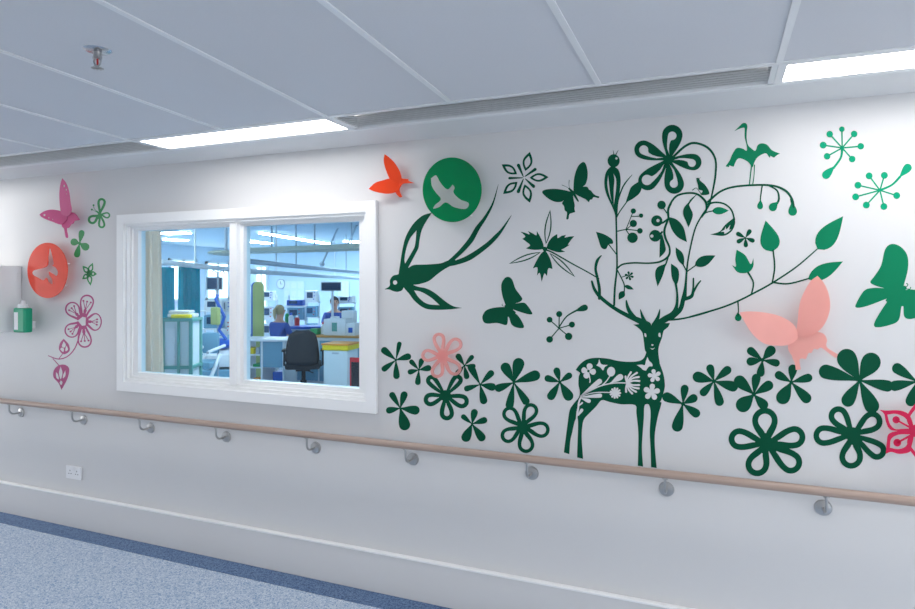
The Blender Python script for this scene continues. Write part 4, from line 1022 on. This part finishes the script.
# bed
c = D(227, 345, 8.25); root = empty('hospital_bed', (c.x, c.y, 0), 'hospital bed with white sheet and grey frame beside the mullion', 'bed')
bm = BM(); rbox(bm, c.x, c.y, .5, 1.5, .62, .78, .72, .05); bed = obj('mattress', bm, Mw['white'], root, True)
bm = BM(); rbox(bm, c.x, c.y, .52, 1.56, .48, .6, .72, .01); obj('bed_frame', bm, Mw['bluegrey'], root)
for sx in (-1, 1):
    for sy in (-1, 1): bm = BM(); rbox(bm, c.x, c.y, .05, .05, .0, .48, .72, 0, sx * .2, sy * .68); obj('leg', bm, Mw['grey'], root)
bm = BM(); ball(bm, (c.x + .02, c.y - .15, .853), .2, (1., .8, .36)); tag(obj('blue_bundle', bm, Mw['blue'], None, True), 'blue cloth bundle lying on the hospital bed', 'bundle')
# blue-grey treatment chair
c = D(206, 344, 6.8); root = empty('treatment_chair', (c.x, c.y, 0), 'blue-grey padded treatment chair with white curved legs right of the green cabinet', 'chair')
bm = BM(); rbox(bm, c.x, c.y, .18, .08, .86, 1.09, .4, .035, 0, .14); obj('backrest', bm, Mw['bluegrey'], root, True)
bm = BM(); rbox(bm, c.x, c.y, .2, .3, .72, .80, .4, .035); obj('seat', bm, Mw['bluegrey'], root, True)
bm = BM()
for s in (-1, 1): tube(bm, [(c.x + s * .1, c.y + .1, .86), (c.x + s * .12, c.y, .72), (c.x + s * .02, c.y - .05, .45), (c.x + s * .16, c.y - .1, .03)], .02, 10); tube(bm, [(c.x + s * .11, c.y + .16, .95), (c.x + s * .12, c.y - .1, .9)], .018, 8)
obj('chair_frame', bm, Mw['white'], root, True)

# ---- right pane
# tall padded board
c = D(258.5, 300, 10.3); root = empty('transfer_board', (c.x, c.y, .0), 'tall pale green board with rounded top and blue edge at left of right pane', 'board')
def capsule_board(bm, cx, cy, w_, y0, y1, z0, z1, rot):
    n = 14; prof = [(w_ / 2, z0), (w_ / 2, z1 - w_ / 2)] + [(w_ / 2 * math.cos(math.pi * k / n), z1 - w_ / 2 + w_ / 2 * math.sin(math.pi * k / n)) for k in range(1, n)] + [(-w_ / 2, z1 - w_ / 2), (-w_ / 2, z0)]
    cc, ss = math.cos(rot), math.sin(rot)
    F = [bm.verts.new((cx + x * cc - y0 * ss, cy + x * ss + y0 * cc, z)) for x, z in prof]; K = [bm.verts.new((cx + x * cc - y1 * ss, cy + x * ss + y1 * cc, z)) for x, z in prof]
    bm.faces.new(F); bm.faces.new(K[::-1])
    for i in range(len(prof)): j = (i + 1) % len(prof); bm.faces.new((F[i], F[j], K[j], K[i]))
bm = BM(); capsule_board(bm, c.x, c.y, .17, -.03, .03, .02, 1.66, YAW); obj('board_face', bm, Mw['olive'], root)
bm = BM(); capsule_board(bm, c.x - .05, c.y - .03, .14, .031, .06, .02, 1.65, YAW); obj('blue_backing', bm, Mw['blue'], root)
bm = BM(); q = D(258.5, 300, 10.25); ball(bm, (q.x, q.y + .045, 1.37), .022); obj('handle_hole', bm, Mw['red'], root, True)
# desk with shelves
def desk():
    z = 9.6; a = D(247, 338, z); b = D(292, 338, z); rot = YAW - .15; L = (b - a).length; cx, cy = (a.x + b.x) / 2, (a.y + b.y) / 2; h = .80
    root = empty('desk', (cx, cy, 0), 'pale blue-white desk with open shelves left of the black chair', 'desk')
    bm = BM(); rbox(bm, cx, cy, L + .1, .5, h - .035, h, rot, .006); obj('desktop', bm, Mw['white'], root)
    bm = BM(); rbox(bm, cx, cy, L * .55, .02, .38, h - .036, rot, 0, L * .2, -.2); obj('modesty_panel', bm, Mw['bluegrey'], root)
    for dx in (-L / 2, -.02, L / 2 - .02): bm = BM(); rbox(bm, cx, cy, .03, .44, 0, h - .036, rot, 0, dx, 0); obj('leg_panel', bm, Mw['white'], root)
    for z_ in (.36, .55): bm = BM(); rbox(bm, cx, cy, L / 2 - .06, .42, z_, z_ + .02, rot, 0, -L / 4, 0); obj('shelf', bm, Mw['white'], root)
    return cx, cy, L, h, rot
cx, cy, L, h, rot = desk()
def item(name, dx, dy, sx, sy, z0, z1, m, label, cat, bev=.004):
    bm = BM(); rbox(bm, cx, cy, sx, sy, z0, z1, rot, bev, dx, dy); return tag(obj(name, bm, Mw[m]), label, cat)
item('file_box', -L / 4 - .06, -.1, .14, .2, .571, .66, 'yellow', 'yellow file box on the upper shelf of the desk', 'box')
item('file_box', -L / 4 + .075, -.12, .055, .16, .571, .67, 'grey', 'grey file box beside the yellow box on the desk shelf', 'box')
item('folder_tray', -L / 4 + .05, -.1, .1, .2, .381, .42, 'green', 'green tray on the lower shelf of the desk', 'tray')
item('storage_tub', -L / 4 - .0, -.05, .08, .12, .001, .2, 'orange', 'orange storage tub standing on the floor under the desk', 'tub', .01)
item('storage_tub', -L / 4 + .09, -.05, .07, .12, .001, .22, 'orange', 'orange tub nearest the desk centre panel', 'tub', .01)
item('waste_bin', L / 4 + .02, -.0, .2, .2, .001, .3, 'blue', 'blue bin standing under the right half of the desk', 'bin', .02)
# office chair
def office_chair():
    c = D(303.5, 350, 9.0); cx, cy = c.x, c.y; rot = YAW + .15
    root = empty('office_chair', (cx, cy, 0), 'black office chair seen from behind in the ward', 'chair')
    # curved backrest
    bm = BM(); n = 10; R = 9; rows = []
    cc, ss = math.cos(rot), math.sin(rot)
    for k in range(2):
        g = []
        for j in range(R + 1):
            v = j / R; hw = .235 * (1 - .30 * v ** 2.2) * (1 if v < .86 else math.sqrt(max(.02, 1 - ((v - .86) / .14) ** 2 * .72)))
            if v < .12: hw *= .84 + v * 1.33
            g.append([bm.verts.new((cx + x * cc - y * ss, cy + x * ss + y * cc, .50 + .47 * v)) for x, y in [(hw * (2 * i / n - 1), -.20 - k * .06 + .05 * (2 * i / n - 1) ** 2 + .03 * v) for i in range(n + 1)]])
        rows.append(g)
    for k in range(2):
        for j in range(R):
            for i in range(n): bm.faces.new((rows[k][j][i], rows[k][j][i + 1], rows[k][j + 1][i + 1], rows[k][j + 1][i]))
    for j in range(R):
        for i in (0, n): bm.faces.new((rows[0][j][i], rows[0][j + 1][i], rows[1][j + 1][i], rows[1][j][i]))
    for j in (0, R):
        for i in range(n): bm.faces.new((rows[0][j][i], rows[0][j][i + 1], rows[1][j][i + 1], rows[1][j][i]))
    obj('backrest', bm, Mw['black'], root, 'all')
    bm = BM(); rbox(bm, cx, cy, .48, .46, .42, .51, rot, .035, 0, .03); obj('seat', bm, Mw['black'], root, True)
    bm = BM(); cyl(bm, (cx, cy, .1), (cx, cy, .42), .028); cyl(bm, (cx, cy, .08), (cx, cy, .25), .045); rbox(bm, cx, cy, .2, .2, .385, .42, rot, .01); obj('gas_column', bm, Mw['black'], root, True)
    for k in range(5):
        a = rot + k * 2 * math.pi / 5 + .3; e = (cx + .28 * math.cos(a), cy + .28 * math.sin(a))
        bm = BM(); tube(bm, [(cx, cy, .11), (*e, .075)], [.03, .018], 10); l = obj('leg', bm, Mw['black'], root, True)
        bm = BM(); cyl(bm, (e[0] - .018, e[1], .029), (e[0] + .018, e[1], .029), .028); obj('castor', bm, Mw['black'], l, True)
    for s in (-1, 1):
        px_, py_ = s * .27, .06
        P3 = lambda x, y, z: (cx + x * cc - y * ss, cy + x * ss + y * cc, z)
        bm = BM(); tube(bm, [P3(s * .2, .02, .43), P3(px_, .02, .46), P3(px_, .02, .66)], .014, 8); rr = obj('armrest', bm, Mw['black'], root, True)
        bm = BM(); rbox(bm, cx, cy, .06, .24, .66, .69, rot, .012, px_, .04); obj('arm_pad', bm, Mw['black'], rr, True)
    bm = BM(); tube(bm, [(cx + .02, cy, .40), (cx + .2, cy - .05, .37)], .008, 8); obj('lever', bm, Mw['black'], root, True)
office_chair()
# yellow lidded bin
def waste():
    c = D(341, 360, 8.9); cx, cy = c.x, c.y; rot = YAW - .25; w_, d_, h = .36, .36, .80
    root = empty('waste_bin', (cx, cy, 0), 'large pale grey clinical waste bin with yellow lid right of the black chair', 'bin')
    bm = BM(); vs = rbox(bm, cx, cy, w_, d_, .09, h - .10, rot, .01); obj('bin_body', bm, Mw['panel'], root)
    bm = BM(); rbox(bm, cx, cy, w_ + .03, d_ + .03, h - .099, h - .03, rot, .01); lid = obj('yellow_lid', bm, Mw['yellow'], root)
    bm = BM(); rbox(bm, cx, cy, w_ + .05, d_ + .05, h - .029, h - .005, rot, .006); obj('lid_rim', bm, Mw['orange'], lid)
    bm = BM(); rbox(bm, cx, cy, w_ + .04, d_ + .04, .03, .089, rot, .008); obj('base_frame', bm, Mw['wood'], root)
    bm = BM(); rbox(bm, cx, cy, .12, .005, .16, .21, rot, 0, 0, -d_ / 2 - .003); obj('green_label', bm, Mw['green'], root)
    bm = BM(); rbox(bm, cx, cy, .1, .005, h - .15, h - .125, rot, 0, 0, -d_ / 2 - .003); obj('latch', bm, Mw['grey'], root)
    for sx in (-1, 1):
        for sy in (-1, 1): bm = BM(); rbox(bm, cx, cy, .035, .035, 0, .035, rot, .008, sx * .15, sy * .15); obj('castor', bm, Mw['grey'], root)
waste()
# counter behind with boxes
c = D(341, 345, 10.2); rot = YAW - .25; 
root = empty('counter', (c.x, c.y, 0), 'long pale counter with wooden edge behind the waste bin', 'counter')
cx0, cy0 = c.x, c.y
bm = BM(); rbox(bm, cx0, cy0, 1.6, .5, .0, .77, rot, .004, .12, 0); obj('counter_body', bm, Mw['white'], root)
bm = BM(); rbox(bm, cx0, cy0, 1.66, .56, .771, .80, rot, .004, .12, 0); obj('counter_top', bm, Mw['wood'], root)
for k in range(4): bm = BM(); rbox(bm, cx0, cy0, .36, .012, .08, .72, rot, .003, -.46 + k * .39, -.257); d = obj('door', bm, Mw['bluegrey'], root); bm = BM(); rbox(bm, cx0, cy0, .015, .02, .5, .64, rot, .003, -.32 + k * .39, -.273); obj('handle', bm, Mw['rail'], d)
def ci(name, dx, dy, sx, sy, h_, m, label, cat, deco=None, z0=.8005):
    bm = BM(); rbox(bm, cx0, cy0, sx, sy, z0, z0 + h_, rot, .012, dx, dy); o = tag(obj(name, bm, Mw[m], None, True), label, cat)
    if deco:
        bm = BM(); rbox(bm, cx0, cy0, deco[0], .004, z0 + h_ * .25, z0 + h_ * .25 + deco[1], rot, 0, dx, dy - sy / 2 - .003); obj('front_mark', bm, Mw[deco[2]], o)
ci('printer', -.02, -.05, .38, .3, .26, 'white', 'white printer with a teal ring on the counter behind the bin', 'printer', (.09, .14, 'tframe'))
ci('carton', .255, -.1, .15, .2, .2, 'white', 'white carton with a blue patch at the right end of the counter', 'carton', (.07, .08, 'blue'))
ci('glove_box', -.41, -.08, .13, .14, .1, 'green', 'green glove box on the counter between chair and printer', 'box')
ci('paper_stack', .06, .19, .22, .14, .38, 'white', 'tall white box behind the printer on the counter', 'box')
ci('carton', -.2, .2, .12, .12, .28, 'white', 'narrow white box with red cap on the counter above the chair', 'carton', (.05, .05, 'red'))
# A-frame sign red/black
c = D(359, 374, 8.4); root = empty('folding_sign', (c.x, c.y, 0), 'black folding sign with a red frame at the lower right window corner', 'sign')
bm = BM(); rbox(bm, c.x, c.y, .26, .02, .0, .64, rot, .006); f = obj('red_frame', bm, Mw['red'], root)
bm = BM(); rbox(bm, c.x, c.y, .21, .008, .06, .58, rot, 0, 0, -.013); obj('black_panel', bm, Mw['black'], root)
bm = BM(); rbox(bm, c.x, c.y, .26, .02, .0, .6, rot, .006, 0, .2); rbox(bm, c.x, c.y, .02, .2, .3, .32, rot, 0, .1, .1); obj('rear_frame', bm, Mw['red'], root)
# tilted monitor, white rounded devices
screen(331, 286.5, 12.5, .40, .18, YAW + .3, 'dark wide monitor on a tall stand in the right pane')
tower(312, 14.6, .28, ((.4, .3, .8, 'bluegrey'), (.85, .25, .9, 'bluegrey'), (1.2, .26, .95, 'white')), 'white equipment trolley behind the office chair', YAW)
tower(296, 13.6, .36, ((.4, .3, .8, 'white'), (.85, .25, .9, 'bluegrey'), (1.15, .12, .95, 'blue')), 'blue and white equipment trolley beside the seated nurse', YAW)
tower(346, 14.0, .36, ((.4, .3, .8, 'white'), (.85, .25, .9, 'bluegrey'), (1.2, .14, .9, 'white')), 'pale equipment trolley at the right near the back wall', YAW)
tower(269, 14.5, .3, ((.4, .3, .8, 'white'), (.8, .3, .9, 'white'), (1.25, .2, .9, 'white')), 'white equipment trolley by the bright ward window', YAW)
def bottle(px, py, z, zb, r, hh, mb, mc, label):
    c = D(px, py, z); root = empty('bottle', (c.x, c.y, zb), label, 'bottle')
    bm = BM(); cyl(bm, (c.x, c.y, zb), (c.x, c.y, zb + hh * .7), r); cyl(bm, (c.x, c.y, zb + hh * .7), (c.x, c.y, zb + hh * .82), r, r * .45); obj('bottle_body', bm, Mw[mb], root, True)
    bm = BM(); cyl(bm, (c.x, c.y, zb + hh * .82), (c.x, c.y, zb + hh), r * .5); obj('bottle_cap', bm, Mw[mc], root, True)
bottle(291, 336, 12.4, .7905, .05, .26, 'white', 'blue', 'white bottle with blue cap on the blue-topped workbench by the seated person')
bottle(297, 336, 12.5, .7905, .05, .20, 'red', 'white', 'small red bottle on the blue-topped workbench')
bottle(287, 336, 12.45, .7905, .04, .30, 'green', 'white', 'tall green bottle on the workbench beside the seated person')
bottle(323, 336, 10.25, .8005, .035, .20, 'white', 'red', 'white bottle with red cap on the counter left of the printer')
# far workbench with blue top
c = D(299, 336, 12.5); root = empty('work_bench', (c.x, c.y, 0), 'blue-topped workbench behind the office chair', 'bench')
bm = BM(); rbox(bm, c.x, c.y, 1.0, .5, .74, .79, YAW, .006); obj('bench_top', bm, Mw['blue'], root)
for s in (-1, 1): bm = BM(); rbox(bm, c.x, c.y, .05, .45, 0, .739, YAW, 0, s * .45, 0); obj('leg_panel', bm, Mw['white'], root)
bm = BM(); rbox(bm, c.x, c.y, .85, .02, .2, .739, YAW, 0, 0, .1); obj('rear_panel', bm, Mw['white'], root)
# round wall clock
c = W(281, 284, WY1 - .03); root = empty('wall_clock', (c.x, WY1, c.z), 'round grey wall clock on the ward back wall above the nurse', 'clock')
bm = BM(); cyl(bm, (c.x, WY1 - .05, c.z), (c.x, WY1 - .001, c.z), .16, seg=32); obj('clock_case', bm, Mw['rail'], root, True)
bm = BM(); cyl(bm, (c.x, WY1 - .056, c.z), (c.x, WY1 - .0505, c.z), .135, seg=32); obj('clock_face', bm, Mw['white'], root, True)
bm = BM(); box(bm, c.x - .006, c.x + .006, WY1 - .06, WY1 - .0565, c.z, c.z + .09); box(bm, c.x, c.x + .07, WY1 - .06, WY1 - .0565, c.z - .006, c.z + .006); obj('clock_hand', bm, Mw['black'], root)

# ---- people
def skin(name, V, E, m, parent, sub=2):
    """one continuous surface grown on a skeleton; V: name -> (x,y,z,r)"""
    me = bpy.data.meshes.new(name); ks = list(V); 
    me.from_pydata([V[k][:3] for k in ks], [(ks.index(a), ks.index(b)) for a, b in E], []); me.materials.append(m)
    o = bpy.data.objects.new(name, me); COL.objects.link(o); o.parent = parent
    s = o.modifiers.new('skin', 'SKIN'); s.use_smooth_shade = True
    if not me.skin_vertices: me.attributes  # layer made by the modifier below
    for i, k in enumerate(ks):
        r = V[k][3]; r = r if isinstance(r, tuple) else (r, r)
        me.skin_vertices[0].data[i].radius = r
        me.skin_vertices[0].data[i].use_root = (i == 0)
    q = o.modifiers.new('sub', 'SUBSURF'); q.levels = sub; q.render_levels = sub
    return o
def person(c, face, label, hairm, clothm, ponytail=False, seat=.0, s=1.0, arms='desk'):
    """seated figure at point c facing direction angle face (radians about z, 0 = +Y)"""
    root = empty('person', (c[0], c[1], 0), label, 'person'); root.rotation_euler[2] = face; root.scale = (s, s, s)
    hz = .50 + seat
    V = {'pelvis': (0, 0, hz, (.15, .12)), 'waist': (0, .03, hz + .20, (.125, .10)), 'chest': (0, .06, hz + .40, (.155, .11)), 'neck': (0, .07, hz + .56, (.055, .055)), 'head0': (0, .09, hz + .64, (.07, .08)), 'head1': (0, .10, hz + .72, (.085, .10)), 'head2': (0, .09, hz + .80, (.06, .07))}
    E = [('pelvis', 'waist'), ('waist', 'chest'), ('chest', 'neck'), ('neck', 'head0'), ('head0', 'head1'), ('head1', 'head2')]
    for sd, t in ((-1, 'l'), (1, 'r')):
        V.update({'sh' + t: (sd * .18, .06, hz + .45, .058), 'el' + t: (sd * .25, .14, hz + .2, .042), 'wr' + t: (sd * .19, .38, hz + .22, .028), 'pa' + t: (sd * .17, .44, hz + .225, (.034, .018)),
                  'hip' + t: (sd * .10, .05, hz - .0, .085), 'kn' + t: (sd * .12, .46, hz + .0, .062), 'an' + t: (sd * .12, .44, .09, .04), 'to' + t: (sd * .12, .58, .04, .035)})
        E += [('chest', 'sh' + t), ('sh' + t, 'el' + t), ('el' + t, 'wr' + t), ('wr' + t, 'pa' + t), ('pelvis', 'hip' + t), ('hip' + t, 'kn' + t), ('kn' + t, 'an' + t), ('an' + t, 'to' + t)]
        for i in range(5):
            if i < 4:
                x0 = sd * (.17 + (i - 1.5) * .018); L_ = (.05, .062, .066, .056)[i]
                V['f%d%s' % (i, t)] = (x0, .47, hz + .222, .0085); V['g%d%s' % (i, t)] = (x0, .47 + L_ * .6, hz + .215, .008); V['h%d%s' % (i, t)] = (x0, .47 + L_, hz + .20, .007)
            else:
                x0 = sd * (.17 - .045); V['f4' + t] = (x0, .43, hz + .215, .010); V['g4' + t] = (x0 - sd * .008, .455, hz + .208, .009); V['h4' + t] = (x0 - sd * .004, .475, hz + .2, .008)
            E += [('pa' + t, 'f%d%s' % (i, t)), ('f%d%s' % (i, t), 'g%d%s' % (i, t)), ('g%d%s' % (i, t), 'h%d%s' % (i, t))]
    skin('body', V, E, Mw['skin'], root)
    # clothing: tunic and trousers as their own surfaces just outside the body
    V2 = {'pelvis': (0, 0, hz, (.165, .135)), 'waist': (0, .03, hz + .20, (.15, .125)), 'chest': (0, .06, hz + .40, (.175, .13)), 'neckb': (0, .065, hz + .49, (.09, .08))}
    E2 = [('pelvis', 'waist'), ('waist', 'chest'), ('chest', 'neckb')]
    for sd, t in ((-1, 'l'), (1, 'r')):
        V2.update({'sh' + t: (sd * .18, .06, hz + .45, .072), 'el' + t: (sd * .243, .125, hz + .25, .058)}); E2 += [('chest', 'sh' + t), ('sh' + t, 'el' + t)]
    skin('tunic', V2, E2, clothm, root)
    V3 = {'pelvis': (0, .0, hz - .01, (.16, .125))}; E3 = []
    for sd, t in ((-1, 'l'), (1, 'r')):
        V3.update({'hip' + t: (sd * .10, .06, hz - .0, .1), 'kn' + t: (sd * .12, .46, hz + .0, .078), 'an' + t: (sd * .12, .44, .13, .055)}); E3 += [('pelvis', 'hip' + t), ('hip' + t, 'kn' + t), ('kn' + t, 'an' + t)]
    skin('trousers', V3, E3, clothm, root)
    def part(name, bm, m):
        bmesh.ops.recalc_face_normals(bm, faces=bm.faces); me = bpy.data.meshes.new(name); bm.to_mesh(me); bm.free(); me.materials.append(m)
        for p in me.polygons: p.use_smooth = True
        o = bpy.data.objects.new(name, me); COL.objects.link(o); o.parent = root; return o
    bm = BM(); ball(bm, (0, .072, hz + .745), .103, (.92, 1.0, 1.05), 20)
    for v in list(bm.verts):
        if v.co.y > .105 and v.co.z < hz + .775: v.co.y = .10
    if ponytail: tube(bm, [(0, -.02, hz + .78), (0, -.07, hz + .74), (0, -.07, hz + .64), (0, -.05, hz + .56)], [.03, .035, .03, .012], 10)
    part('hair', bm, hairm)
    bm = BM()
    for sd in (-1, 1): ball(bm, (sd * .034, .185, hz + .735), .012)
    part('eye', bm, Mw['dhair'])
    bm = BM(); cyl(bm, (0, .178, hz + .745), (0, .212, hz + .70), .007, .016, 10); part('nose', bm, Mw['skin'])
    bm = BM(); ball(bm, (0, .172, hz + .665), .022, (1, .5, .28)); part('mouth', bm, Mw['red'])
    bm = BM()
    for sd in (-1, 1): ball(bm, (sd * .088, .095, hz + .72), .024, (.4, .7, 1.1))
    part('ear', bm, Mw['skin'])
    # stool
    bm = BM(); cyl(bm, (0, -.0, hz - .19), (0, 0, hz - .15), .17, seg=28); cyl(bm, (0, 0, .03), (0, 0, hz - .19), .025); cyl(bm, (0, 0, .0), (0, 0, .03), .2, seg=28)
    me = bpy.data.meshes.new('stool'); bm.to_mesh(me); bm.free(); me.materials.append(Mw['grey'])
    st_ = bpy.data.objects.new('stool', me); COL.objects.link(st_); st_.location = root.location; st_.scale = (s, s, s)
    return root, st_
c = D(277, 320, 11.4)
r_, s_ = person((c.x, c.y), YAW - .5, 'person with blonde ponytail in a blue tunic seated with back to the window', Mw['blonde'], Mw['navy'], True, .0, .92)
tag(s_, 'grey round stool under the person in the blue tunic', 'stool')
c = D(334, 320, 13.6)
r_, s_ = person((c.x, c.y), YAW + math.pi + .3, 'dark-haired person in blue seated facing the window at the right of the ward', Mw['dhair'], Mw['navy'], False, .0)
tag(s_, 'grey round stool under the dark-haired person', 'stool')

# remove leftovers without a user
for me in list(bpy.data.meshes):
    if me.users == 0: bpy.data.meshes.remove(me)
